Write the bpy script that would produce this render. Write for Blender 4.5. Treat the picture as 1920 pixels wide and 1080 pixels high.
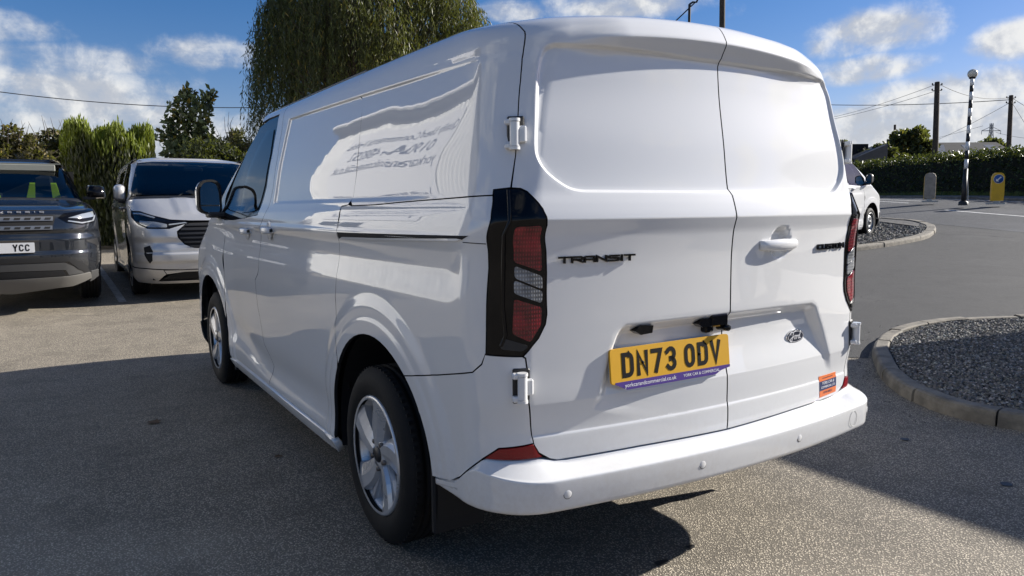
import bpy, math, random
import numpy as np
from mathutils import Vector, Matrix
from mathutils.geometry import delaunay_2d_cdt

random.seed(7); RNG = np.random.default_rng(7)
SC = bpy.context.scene
COL = SC.collection
for o in list(bpy.data.objects):
    bpy.data.objects.remove(o, do_unlink=True)

# ------------------------------------------------------------------ camera
CAM = np.array([-1.9536, -1.723, 1.2905]); PITCH, YAW, ROLL, FPX = .1105, .5619, -.0073, 1361.9
_cy, _sy, _cp, _sp = math.cos(YAW), math.sin(YAW), math.cos(PITCH), math.sin(PITCH)
_F = np.array([_sy*_cp, _cy*_cp, -_sp]); _r = np.array([_cy, -_sy, 0.]); _u = np.cross(_r, _F)
_R = math.cos(ROLL)*_r + math.sin(ROLL)*_u; _U = -math.sin(ROLL)*_r + math.cos(ROLL)*_u
cd = bpy.data.cameras.new('camera'); cam = bpy.data.objects.new('camera', cd); COL.objects.link(cam)
cam.matrix_world = Matrix(((_R[0], _U[0], -_F[0], CAM[0]), (_R[1], _U[1], -_F[1], CAM[1]), (_R[2], _U[2], -_F[2], CAM[2]), (0, 0, 0, 1)))
cd.sensor_width = 36; cd.lens = 36*FPX/1920; cd.clip_start = .05; cd.clip_end = 3000
SC.camera = cam

# ------------------------------------------------------------------ light: one sun, a blue sky with clouds
SUN = np.array([2.05, -.44, 1.0]); SUN /= np.linalg.norm(SUN)
SUN_EL = math.asin(SUN[2]); SUN_ROT = math.atan2(SUN[0], SUN[1])
sd = bpy.data.lights.new('sun', 'SUN'); sd.energy = 5.0; sd.angle = math.radians(.53); sd.color = (1.0, .95, .87)
sun = bpy.data.objects.new('sun', sd); COL.objects.link(sun)
sun.rotation_euler = Vector(SUN).to_track_quat('Z', 'Y').to_euler()
SC.view_settings.view_transform = 'Standard'; SC.view_settings.look = 'None'
SC.view_settings.exposure = 1.0; SC.view_settings.gamma = 1.0; SC.view_settings.use_curve_mapping = False
SKY_STRENGTH = .05

def pix_dir(u, v):
    d = _F + _R*(u-960)/FPX + _U*(540-v)/FPX
    return d / np.linalg.norm(d)

class NT:
    """tiny node-tree writer"""
    def __init__(s, tree): s.t = tree; tree.nodes.clear()
    def n(s, typ, **kw):
        nd = s.t.nodes.new(typ)
        for k, v in kw.items():
            if k == 'ins':
                for key, val in v.items():
                    if isinstance(val, bpy.types.NodeSocket): s.t.links.new(val, nd.inputs[key])
                    else: nd.inputs[key].default_value = val
            else: setattr(nd, k, v)
        return nd
    def link(s, a, b): s.t.links.new(a, b)
    def math(s, op, a, b=None, c=None, clamp=False):
        nd = s.n('ShaderNodeMath', operation=op, use_clamp=clamp)
        for i, v in enumerate((a, b, c)):
            if v is None: continue
            if isinstance(v, bpy.types.NodeSocket): s.t.links.new(v, nd.inputs[i])
            else: nd.inputs[i].default_value = v
        return nd.outputs[0]
    def vmath(s, op, a, b=None):
        nd = s.n('ShaderNodeVectorMath', operation=op)
        for i, v in enumerate((a, b)):
            if v is None: continue
            if isinstance(v, bpy.types.NodeSocket): s.t.links.new(v, nd.inputs[i])
            else: nd.inputs[i].default_value = v
        return nd.outputs['Value' if op in ('DOT_PRODUCT', 'LENGTH') else 'Vector']
    def ramp(s, fac, stops):
        nd = s.n('ShaderNodeValToRGB'); el = nd.color_ramp.elements
        while len(el) < len(stops): el.new(.5)
        for e, (p, c) in zip(el, stops):
            e.position = p; e.color = c if len(c) == 4 else (*c, 1)
        if fac is not None: s.t.links.new(fac, nd.inputs[0])
        return nd.outputs[0]
    def mix(s, fac, a, b):
        nd = s.n('ShaderNodeMix', data_type='RGBA')
        for key, v in (('Factor', fac), ('A', a), ('B', b)):
            tgt = [i for i in nd.inputs if i.name == key and (i.type == ('VALUE' if key == 'Factor' else 'RGBA'))][0]
            if isinstance(v, bpy.types.NodeSocket): s.t.links.new(v, tgt)
            else: tgt.default_value = v if key == 'Factor' else ((*v, 1) if len(v) == 3 else v)
        return [o for o in nd.outputs if o.type == 'RGBA'][0]
    def smooth(s, a, b, x):
        nd = s.n('ShaderNodeMapRange', interpolation_type='SMOOTHSTEP')
        nd.inputs[1].default_value = a; nd.inputs[2].default_value = b
        s.t.links.new(x, nd.inputs[0]); return nd.outputs[0]

world = bpy.data.worlds.new('World'); SC.world = world; world.use_nodes = True
T = NT(world.node_tree)
sky = T.n('ShaderNodeTexSky', sky_type='NISHITA', sun_disc=False, sun_elevation=SUN_EL, sun_rotation=SUN_ROT, altitude=0, air_density=1.0, dust_density=.35, ozone_density=2.6)
tc = T.n('ShaderNodeTexCoord'); D = tc.outputs['Generated']
sep = T.n('ShaderNodeSeparateXYZ', ins={0: D}); dz = sep.outputs[2]
# cloud groups: (pixel centre, half sizes in pixels, strength); each is a patch of the sky at a fixed compass bearing
BLOBS = [(1650, 55, 98, 36, .95), (1575, 88, 60, 26, .8), (1620, 130, 95, 26, .9), (1905, 72, 60, 30, .9), (1800, 178, 150, 38, 1.0),
         (1700, 235, 260, 42, .95), (1900, 235, 200, 50, .95), (1850, 290, 330, 26, .8), (100, 190, 260, 60, .85), (300, 235, 240, 46, .8), (120, 265, 300, 40, .7),
         (130, 112, 170, 30, .62), (430, 104, 150, 30, .62), (10, 45, 90, 34, .62), (1180, 8, 150, 30, .8), (960, 22, 70, 22, .6), (470, 225, 70, 16, .75), (1330, 20, 160, 20, .35)]
BLOBS = [(pix_dir(a, b), c, d, e) for a, b, c, d, e in BLOBS]
# cumulus out to the right of the frame, the ones mirrored in the right-hand rear door
for c, hw, hh, amp in (((.90, -.40, .17), 150, 75, 1.0), ((.87, -.44, .25), 70, 60, .95), ((.80, -.57, .22), 60, 80, .8), ((.95, -.27, .20), 70, 60, .9), ((.62, -.74, .33), 110, 80, .6), ((.70, -.68, .20), 130, 45, .7)):
    c = np.array(c); BLOBS.append((c/np.linalg.norm(c), hw, hh, amp))
mask = None
for (c, hw, hh, amp) in BLOBS:
    e1 = np.cross(c, (0, 0, 1.)); e1 /= np.linalg.norm(e1); e2 = np.cross(e1, c)
    a = T.math('MULTIPLY', T.vmath('DOT_PRODUCT', D, tuple(e1)), FPX/hw)
    b = T.math('MULTIPLY', T.vmath('DOT_PRODUCT', D, tuple(e2)), FPX/hh)
    r = T.math('SQRT', T.math('ADD', T.math('MULTIPLY', a, a), T.math('MULTIPLY', b, b)))
    m = T.math('MULTIPLY', T.math('MINIMUM', T.math('MAXIMUM', T.math('SUBTRACT', 1.55, r), 0.0), 1.0), amp)
    m = T.math('MULTIPLY', m, T.math('GREATER_THAN', T.vmath('DOT_PRODUCT', D, tuple(c)), .5))
    mask = m if mask is None else T.math('MAXIMUM', mask, m)
# cloud texture on a flat layer high above, so that clouds flatten towards the horizon
den = T.math('ADD', T.math('MAXIMUM', dz, 0.0), .16)
px_ = T.math('DIVIDE', sep.outputs[0], den); py_ = T.math('DIVIDE', sep.outputs[1], den)
pv_ = T.n('ShaderNodeCombineXYZ', ins={0: px_, 1: py_, 2: 0.0}).outputs[0]
n1 = T.n('ShaderNodeTexNoise', noise_dimensions='3D', ins={'Vector': pv_, 'Scale': 2.3, 'Detail': 9.0, 'Roughness': .58, 'Distortion': .35}).outputs[0]
n2 = T.n('ShaderNodeTexNoise', noise_dimensions='3D', ins={'Vector': D, 'Scale': 19.0, 'Detail': 8.0, 'Roughness': .6, 'Distortion': .2}).outputs[0]
nn = T.math('ADD', T.math('MULTIPLY', n1, .45), T.math('MULTIPLY', n2, .55))
# away from those groups: broken fair-weather cloud all round
wide = T.n('ShaderNodeTexNoise', ins={'Vector': pv_, 'Scale': .8, 'Detail': 5.0, 'Roughness': .55}).outputs[0]
Fh = _F.copy(); Fh[2] = 0; Fh /= np.linalg.norm(Fh)
back = T.math('MAXIMUM', T.smooth(.72, .45, T.vmath('DOT_PRODUCT', D, tuple(Fh))), T.smooth(.45, .65, dz))
clear = T.smooth(.80, .62, T.vmath('DOT_PRODUCT', D, (.846, -.483, .227)))
general = T.math('MULTIPLY', T.math('MULTIPLY', T.math('MULTIPLY', T.smooth(.46, .60, wide), .8), back), clear)
mask = T.math('MAXIMUM', mask, general)
dens = T.smooth(.56, .86, T.math('ADD', T.math('MULTIPLY', nn, .85), T.math('MULTIPLY', mask, .42)))
dens = T.math('MULTIPLY', dens, T.math('MULTIPLY', T.smooth(.02, .16, mask), .96))
# brightness inside a cloud: sunlit edges, grey bellies
sh = T.n('ShaderNodeTexNoise', ins={'Vector': T.vmath('ADD', D, (.02, -.004, .018)), 'Scale': 19.0, 'Detail': 6.0, 'Roughness': .6, 'Distortion': .2}).outputs[0]
lit = T.smooth(-.10, .16, T.math('SUBTRACT', n2, sh))
ccol = T.mix(lit, (5.3, 5.6, 6.2), (8.8, 8.8, 8.7))
hs = T.n('ShaderNodeHueSaturation', ins={'Saturation': 1.40, 'Value': 1.0, 'Color': sky.outputs[0]}).outputs[0]
hs = T.vmath('MULTIPLY', hs, (1.22, .955, 1.10))
skycol = T.mix(dens, hs, ccol)
bg = T.n('ShaderNodeBackground', ins={'Color': skycol, 'Strength': SKY_STRENGTH})
T.n('ShaderNodeOutputWorld', ins={'Surface': bg.outputs[0]})

# ------------------------------------------------------------------ helpers
def tag(o, label=None, cat=None, group=None, kind=None):
    if label: o['label'] = label
    if cat: o['category'] = cat
    if group: o['group'] = group
    if kind: o['kind'] = kind
    return o

def empty(name, loc=(0, 0, 0), rz=0.0, **kw):
    o = bpy.data.objects.new(name, None); COL.objects.link(o)
    o.empty_display_size = .2; o.location = loc; o.rotation_euler = (0, 0, rz)
    return tag(o, **kw)

def link_mesh(name, me, mat=None, parent=None):
    o = bpy.data.objects.new(name, me); COL.objects.link(o)
    if mat is not None and not len(me.materials): me.materials.append(mat)
    if parent is not None: o.parent = parent
    return o

def copy_tree(o, parent=None, swap=None):
    c = o.copy(); COL.objects.link(c)
    if parent is not None: c.parent = parent
    if swap and o.type == 'MESH' and len(o.material_slots):
        m = o.material_slots[0].material
        if m and m.name in swap:
            c.material_slots[0].link = 'OBJECT'; c.material_slots[0].material = swap[m.name]
    for ch in list(o.children): copy_tree(ch, c, swap)
    return c

class MB:
    """collects shapes into one mesh"""
    def __init__(s): s.v = []; s.f = []; s.sm = []
    def add(s, vs, fs, smooth=False):
        k = len(s.v); s.v.extend([tuple(map(float, p)) for p in vs]); s.f.extend([tuple(i+k for i in f) for f in fs]); s.sm.extend([smooth]*len(fs)); return s
    def box(s, x0, x1, y0, y1, z0, z1, M=None, bev=0.0):
        if bev > 0:
            b = min(bev, (x1-x0)*.45, (y1-y0)*.45, (z1-z0)*.45)
            vs = []; fs = []
            # chamfered box: 24 vertices
            import itertools
            idx = {}
            for sx, sy, sz in itertools.product((0, 1), repeat=3):
                X, Y, Z = (x0, x1)[sx], (y0, y1)[sy], (z0, z1)[sz]
                dx, dy, dz = (b, -b)[sx], (b, -b)[sy], (b, -b)[sz]
                for a, p in (('x', (X, Y+dy, Z+dz)), ('y', (X+dx, Y, Z+dz)), ('z', (X+dx, Y+dy, Z))):
                    idx[(sx, sy, sz, a)] = len(vs); vs.append(p)
            I = lambda *k: idx[k]
            for q in (0, 1):
                fs.append([I(q, 0, 0, 'x'), I(q, 1, 0, 'x'), I(q, 1, 1, 'x'), I(q, 0, 1, 'x')])
                fs.append([I(0, q, 0, 'y'), I(1, q, 0, 'y'), I(1, q, 1, 'y'), I(0, q, 1, 'y')])
                fs.append([I(0, 0, q, 'z'), I(1, 0, q, 'z'), I(1, 1, q, 'z'), I(0, 1, q, 'z')])
            for p in (0, 1):
                for q in (0, 1):
                    fs.append([I(p, q, 0, 'x'), I(p, q, 1, 'x'), I(p, q, 1, 'y'), I(p, q, 0, 'y')])
                    fs.append([I(p, 0, q, 'x'), I(p, 1, q, 'x'), I(p, 1, q, 'z'), I(p, 0, q, 'z')])
                    fs.append([I(0, p, q, 'y'), I(1, p, q, 'y'), I(1, p, q, 'z'), I(0, p, q, 'z')])
            for sx, sy, sz in itertools.product((0, 1), repeat=3): fs.append([I(sx, sy, sz, 'x'), I(sx, sy, sz, 'y'), I(sx, sy, sz, 'z')])
            cx, cy, cz = (x0+x1)/2, (y0+y1)/2, (z0+z1)/2
            out = []
            for f in fs:
                P = [np.array(vs[i]) for i in f]; n = np.cross(P[1]-P[0], P[2]-P[0])
                out.append(f if n @ (sum(P)/len(P) - np.array((cx, cy, cz))) > 0 else f[::-1])
            fs = out
        else:
            vs = [(x0, y0, z0), (x1, y0, z0), (x1, y1, z0), (x0, y1, z0), (x0, y0, z1), (x1, y0, z1), (x1, y1, z1), (x0, y1, z1)]
            fs = [(0, 3, 2, 1), (4, 5, 6, 7), (0, 1, 5, 4), (1, 2, 6, 5), (2, 3, 7, 6), (3, 0, 4, 7)]
        if M is not None: vs = [tuple(M @ Vector(p)) for p in vs]
        return s.add(vs, fs)
    def prism(s, pts, y0, y1, M=None, smooth=False, scale1=1.0):
        """polygon in (x, z) swept along y"""
        n = len(pts); cx = sum(p[0] for p in pts)/n; cz = sum(p[1] for p in pts)/n
        A = sum(pts[i][0]*pts[(i+1) % n][1]-pts[(i+1) % n][0]*pts[i][1] for i in range(n))
        if A < 0: pts = pts[::-1]
        vs = [(x, y0, z) for x, z in pts] + [(cx+(x-cx)*scale1, y1, cz+(z-cz)*scale1) for x, z in pts]
        fs = [tuple(range(n)), tuple(range(2*n-1, n-1, -1))] + [(i, i+n, (i+1) % n+n, (i+1) % n) for i in range(n)]
        if y1 < y0: fs = [f[::-1] for f in fs]
        if M is not None: vs = [tuple(M @ Vector(p)) for p in vs]
        return s.add(vs, fs, smooth)
    def tube(s, path, r, n=10, caps=True, smooth=True):
        P = [np.array(p, float) for p in path]; R = r if isinstance(r, (list, tuple)) else [r]*len(P)
        vs = []; fs = []; up = None
        for i, p in enumerate(P):
            t = P[min(i+1, len(P)-1)] - P[max(i-1, 0)]; t /= np.linalg.norm(t) + 1e-9
            if up is None:
                a = np.array((0, 0, 1.)) if abs(t[2]) < .9 else np.array((1., 0, 0))
                up = np.cross(t, a)
            up = up - t*(up @ t); up /= np.linalg.norm(up) + 1e-9; w = np.cross(t, up)
            for k in range(n):
                a = 2*math.pi*k/n; vs.append(p + R[i]*(math.cos(a)*up + math.sin(a)*w))
        for i in range(len(P)-1):
            for k in range(n):
                a, b = i*n+k, i*n+(k+1) % n; fs.append((a, b, b+n, a+n))
        s.add(vs, fs, smooth)
        if caps: s.add(vs[:n], [tuple(range(n-1, -1, -1))]); s.add(vs[-n:], [tuple(range(n))])
        return s
    def lathe(s, prof, n=32, axis='x', c=(0, 0, 0), smooth=True, closed=False):
        """profile of (along axis, radius)"""
        vs = []; fs = []
        for (a, r) in prof:
            for k in range(n):
                t = 2*math.pi*k/n; p = (r*math.cos(t), r*math.sin(t))
                q = (a, p[0], p[1]) if axis == 'x' else (p[0], a, p[1]) if axis == 'y' else (p[0], p[1], a)
                vs.append((q[0]+c[0], q[1]+c[1], q[2]+c[2]))
        m = len(prof)
        for i in range(m if closed else m-1):
            j = (i+1) % m
            for k in range(n): fs.append((i*n+k, i*n+(k+1) % n, j*n+(k+1) % n, j*n+k))
        return s.add(vs, fs, smooth)
    def mesh(s, name):
        me = bpy.data.meshes.new(name); me.from_pydata(s.v, [], s.f)
        me.polygons.foreach_set('use_smooth', s.sm); me.update(); return me
    def build(s, name, mat, parent=None):
        return link_mesh(name, s.mesh(name), mat, parent)

def np_mesh(name, verts, faces, smooth=False, col=None):
    """mesh from numpy arrays; faces (n, 3) or (n, 4)"""
    verts = np.ascontiguousarray(verts, np.float32); faces = np.ascontiguousarray(faces, np.int32); k = faces.shape[1]
    me = bpy.data.meshes.new(name); me.vertices.add(len(verts)); me.vertices.foreach_set('co', verts.ravel())
    me.loops.add(faces.size); me.loops.foreach_set('vertex_index', faces.ravel())
    me.polygons.add(len(faces)); me.polygons.foreach_set('loop_start', np.arange(0, faces.size, k, dtype=np.int32))
    try: me.polygons.foreach_set('loop_total', np.full(len(faces), k, np.int32))
    except Exception: pass
    me.polygons.foreach_set('use_smooth', np.full(len(faces), smooth))
    me.update(calc_edges=True)
    if col is not None:
        a = me.color_attributes.new('tint', 'FLOAT_COLOR', 'POINT')
        a.data.foreach_set('color', np.ascontiguousarray(np.concatenate([col, np.ones((len(col), 1))], 1), np.float32).ravel())
    return me

def text_mesh(txt, size, depth=0.0, align='CENTER', shear=0.0, spacing=1.0, width=1.0):
    """lettering in the x-z plane, facing -y"""
    cu = bpy.data.curves.new('lettering', 'FONT'); cu.body = txt; cu.size = size; cu.extrude = depth/2; cu.align_x = align; cu.align_y = 'CENTER'
    cu.shear = shear; cu.space_character = spacing; cu.resolution_u = 3
    o = bpy.data.objects.new('lettering', cu); COL.objects.link(o)
    dg = bpy.context.evaluated_depsgraph_get(); me = bpy.data.meshes.new_from_object(o.evaluated_get(dg))
    bpy.data.objects.remove(o, do_unlink=True); bpy.data.curves.remove(cu)
    me.transform(Matrix(((width, 0, 0, 0), (0, 0, -1, 0), (0, 1, 0, 0), (0, 0, 0, 1)))); me.name = 'lettering'
    return me

# stroke letters: polylines in a unit cell (width 1, height 1)
def arc(cx, cy, rx, ry, a0, a1, n=8):
    return [(cx+rx*math.cos(math.radians(a0+(a1-a0)*i/n)), cy+ry*math.sin(math.radians(a0+(a1-a0)*i/n))) for i in range(n+1)]
PLATE_GLYPHS = {
 'D': [[(0, 0), (0, 1), (.55, 1)] + arc(.55, .72, .40, .28, 90, 0, 5) + arc(.55, .28, .40, .28, 0, -90, 5) + [(0, 0)]],
 'N': [[(0, 0), (0, 1), (.95, 0), (.95, 1)]],
 '7': [[(0, 1), (.95, 1), (.35, 0)]],
 '3': [[(.03, .85)] + arc(.48, .74, .44, .26, 150, -90, 9) + arc(.48, .24, .46, .25, 90, -150, 9)],
 'O': [arc(.48, .70, .46, .30, 0, 180, 8) + arc(.48, .30, .46, .30, 180, 360, 8) + [(.94, .70)]],
 'V': [[(0, 1), (.48, 0), (.96, 1)]],
 'Y': [[(0, 1), (.48, .45), (.48, 0)], [(.96, 1), (.48, .45)]],
 'C': [arc(.5, .72, .46, .28, 20, 180, 7) + arc(.5, .28, .46, .28, 180, 340, 7)],
 '1': [[(.35, 1), (.55, 1), (.55, 0)]],
 'T': [[(0, 1), (1, 1)], [(.5, 1), (.5, 0)]],
 'R': [[(0, 0), (0, 1), (.88, 1), (1, .88), (1, .58), (.88, .46), (.12, .46)], [(.45, .46), (1, 0)]],
 'A': [[(0, 0), (0, .86), (.14, 1), (.86, 1), (1, .86), (1, 0)], [(0, .42), (1, .42)]],
 'S': [[(1, 1), (.12, 1), (0, .88), (0, .64), (.12, .53), (.88, .53), (1, .42), (1, .12), (.88, 0), (0, 0)]],
 'I': [[(.5, 0), (.5, 1)]],
 'U': [[(0, 1), (0, .12), (.12, 0), (.88, 0), (1, .12), (1, 1)]],
 'M': [[(0, 0), (0, 1), (.5, .45), (1, 1), (1, 0)]],
 'E': [[(1, 1), (0, 1), (0, 0), (1, 0)], [(0, .5), (.9, .5)]],
}
PLATE_GLYPHS['c'] = [[(1, 1), (.12, 1), (0, .88), (0, .12), (.12, 0), (1, 0)]]
PLATE_GLYPHS['o'] = [[(.12, 0), (0, .12), (0, .88), (.12, 1), (.88, 1), (1, .88), (1, .12), (.88, 0), (.12, 0)]]
def stroke_text(mb, txt, x0, z0, w, h, gap, t, y0, y1, M=None, widths=None):
    """ribbon letters; thickness t; depth from y0 to y1 (towards -y)"""
    x = x0
    for ch in txt:
        if ch == ' ': x += w*.55; continue
        ww = w*(widths or {}).get(ch, 1.0)
        for ln in PLATE_GLYPHS[ch]:
            P = [np.array((x + t/2 + a*(ww-t), z0 + t/2 + b*(h-t))) for a, b in ln]
            Lf, Rt = [], []
            for i, p in enumerate(P):
                d0 = P[i]-P[i-1] if i > 0 else None; d1 = P[i+1]-P[i] if i < len(P)-1 else None
                closed = np.linalg.norm(P[0]-P[-1]) < 1e-6
                if closed and i == 0: d0 = P[-1]-P[-2]
                if closed and i == len(P)-1: d1 = P[1]-P[0]
                if d0 is None: d0 = d1
                if d1 is None: d1 = d0
                d0 = d0/(np.linalg.norm(d0)+1e-9); d1 = d1/(np.linalg.norm(d1)+1e-9)
                n0 = np.array((-d0[1], d0[0])); n1 = np.array((-d1[1], d1[0])); m = n0+n1; m /= np.linalg.norm(m)+1e-9
                k = min(1/max(m @ n0, .35), 1.8)
                q = p.copy()
                if not closed and i == 0: q = p - d1*t/2
                if not closed and i == len(P)-1: q = p + d0*t/2
                Lf.append(q+m*k*t/2); Rt.append(q-m*k*t/2)
            vs = []; fs = []
            for a, b in zip(Lf, Rt): vs += [(a[0], y0, a[1]), (b[0], y0, b[1]), (a[0], y1, a[1]), (b[0], y1, b[1])]
            for i in range(len(P)-1):
                k = 4*i; fs += [(k+2, k+3, k+7, k+6), (k, k+2, k+6, k+4), (k+3, k+1, k+5, k+7)]
            fs += [(0, 1, 3, 2), (len(vs)-4, len(vs)-2, len(vs)-1, len(vs)-3)]
            if M is not None: vs = [tuple(M @ Vector(p)) for p in vs]
            mb.add(vs, fs)
        x += ww + gap
    return x

def zg(x, y):
    """height of the ground: flat yard rising towards the road"""
    s = (np.asarray(x, float)+1.9536)*.886 + (np.asarray(y, float)+1.723)*.464
    a = .00508*np.clip(s-5, 0, 27)**1.675
    left = .30*(1-np.exp(-np.clip((np.asarray(y, float)-4.5)/6, 0, 9)**2))*(1-np.clip((np.asarray(x, float)-1.5)/6, 0, 1)**2*(3-2*np.clip((np.asarray(x, float)-1.5)/6, 0, 1)))
    return a + left + np.where(s > 32, .47*(1-np.exp(-np.clip(s-32, 0, 999)/6)), 0)
def zgf(x, y): return float(zg(x, y))
def at(u, v, d):
    """the point seen at photo pixel (u, v), d metres in front of the camera"""
    return CAM + (_F + _R*(u-960)/FPX + _U*(540-v)/FPX)*d

# ------------------------------------------------------------------ materials
MATS = {}
def mat(name, color, rough=.5, metal=0.0, coat=0.0, coat_rough=.03, spec=.5, var=0.0, var_scale=8.0, bump=0.0, bump_scale=60.0, emis=None, dirt=0.0):
    m = bpy.data.materials.new(name); m.use_nodes = True; t = NT(m.node_tree)
    p = t.n('ShaderNodeBsdfPrincipled', ins={'Base Color': (*color, 1), 'Roughness': rough, 'Metallic': metal, 'Coat Weight': coat, 'Coat Roughness': coat_rough, 'Specular IOR Level': spec})
    t.n('ShaderNodeOutputMaterial', ins={'Surface': p.outputs[0]})
    co = None
    if var or bump or dirt: co = t.n('ShaderNodeTexCoord').outputs['Object']
    if var:
        nz = t.n('ShaderNodeTexNoise', ins={'Vector': co, 'Scale': var_scale, 'Detail': 5.0, 'Roughness': .6}).outputs[0]
        c0 = tuple(c*(1-var) for c in color); c1 = tuple(min(c*(1+var), 1) for c in color)
        t.link(t.mix(t.smooth(.3, .7, nz), c0, c1), p.inputs['Base Color'])
        t.link(t.math('ADD', t.math('MULTIPLY', nz, .25), rough-.12), p.inputs['Roughness'])
    if bump:
        nb = t.n('ShaderNodeTexNoise', ins={'Vector': co, 'Scale': bump_scale, 'Detail': 4.0}).outputs[0]
        b = t.n('ShaderNodeBump', ins={'Height': nb, 'Strength': bump, 'Distance': .01}); t.link(b.outputs[0], p.inputs['Normal'])
    MATS[name] = m
    return m

def paint(name, color, metal=0.0, rough=.4, flake=0.0, dirt=(.42, .38, .33), dirt_amt=.25):
    """car paint: clear coat over colour, road dust towards the sills"""
    m = bpy.data.materials.new(name); m.use_nodes = True; t = NT(m.node_tree)
    co = t.n('ShaderNodeTexCoord').outputs['Object']
    n = t.n('ShaderNodeTexNoise', ins={'Vector': co, 'Scale': 3.0, 'Detail': 7.0, 'Roughness': .65}).outputs[0]
    sp = t.n('ShaderNodeTexNoise', ins={'Vector': co, 'Scale': 55.0, 'Detail': 4.0, 'Roughness': .7}).outputs[0]
    z = t.n('ShaderNodeSeparateXYZ', ins={0: co}).outputs[2]
    low = t.smooth(.75, .28, z)
    f = t.math('MULTIPLY', t.math('MULTIPLY', low, t.smooth(.40, .66, t.math('ADD', t.math('MULTIPLY', n, .55), t.math('MULTIPLY', sp, .45)))), dirt_amt)
    c = t.mix(f, color, dirt)
    orange = t.n('ShaderNodeTexNoise', ins={'Vector': co, 'Scale': 6.5, 'Detail': 1.0}).outputs[0]
    bp = t.n('ShaderNodeBump', ins={'Height': orange, 'Strength': .018, 'Distance': .02})
    p = t.n('ShaderNodeBsdfPrincipled', ins={'Base Color': c, 'Roughness': t.math('ADD', rough, t.math('MULTIPLY', f, .5)), 'Metallic': metal, 'Specular IOR Level': .05 if metal < .3 else .4,
            'Coat Weight': t.math('SUBTRACT', 1.0, f), 'Coat Roughness': t.math('ADD', .004, t.math('MULTIPLY', n, .012)), 'Coat IOR': 1.75, 'Coat Normal': bp.outputs[0]})
    t.n('ShaderNodeOutputMaterial', ins={'Surface': p.outputs[0]})
    MATS[name] = m
    return m

def glass(name, tint=(.55, .62, .6), through=.55):
    m = bpy.data.materials.new(name); m.use_nodes = True; t = NT(m.node_tree)
    fr = t.n('ShaderNodeFresnel', ins={'IOR': 1.52}).outputs[0]
    tr = t.n('ShaderNodeBsdfTransparent', ins={'Color': (*[c*through for c in tint], 1)})
    gl = t.n('ShaderNodeBsdfGlossy', ins={'Color': (1, 1, 1, 1), 'Roughness': .005})
    f = t.math('ADD', t.math('MULTIPLY', fr, .85), .005, clamp=True)
    mx = t.n('ShaderNodeMixShader', ins={0: f, 1: tr.outputs[0], 2: gl.outputs[0]})
    t.n('ShaderNodeOutputMaterial', ins={'Surface': mx.outputs[0]}); MATS[name] = m
    return m

def leaf_mat(name, trans=.35, rough=.45, spec=.4):
    m = bpy.data.materials.new(name); m.use_nodes = True; t = NT(m.node_tree)
    c = t.n('ShaderNodeAttribute', attribute_name='tint').outputs['Color']
    p = t.n('ShaderNodeBsdfPrincipled', ins={'Base Color': c, 'Roughness': rough, 'Specular IOR Level': spec})
    tl = t.n('ShaderNodeBsdfTranslucent', ins={'Color': t.mix(.35, c, (.30, .34, .03))})
    mx = t.n('ShaderNodeMixShader', ins={0: trans, 1: p.outputs[0], 2: tl.outputs[0]})
    t.n('ShaderNodeOutputMaterial', ins={'Surface': mx.outputs[0]}); MATS[name] = m
    return m

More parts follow.
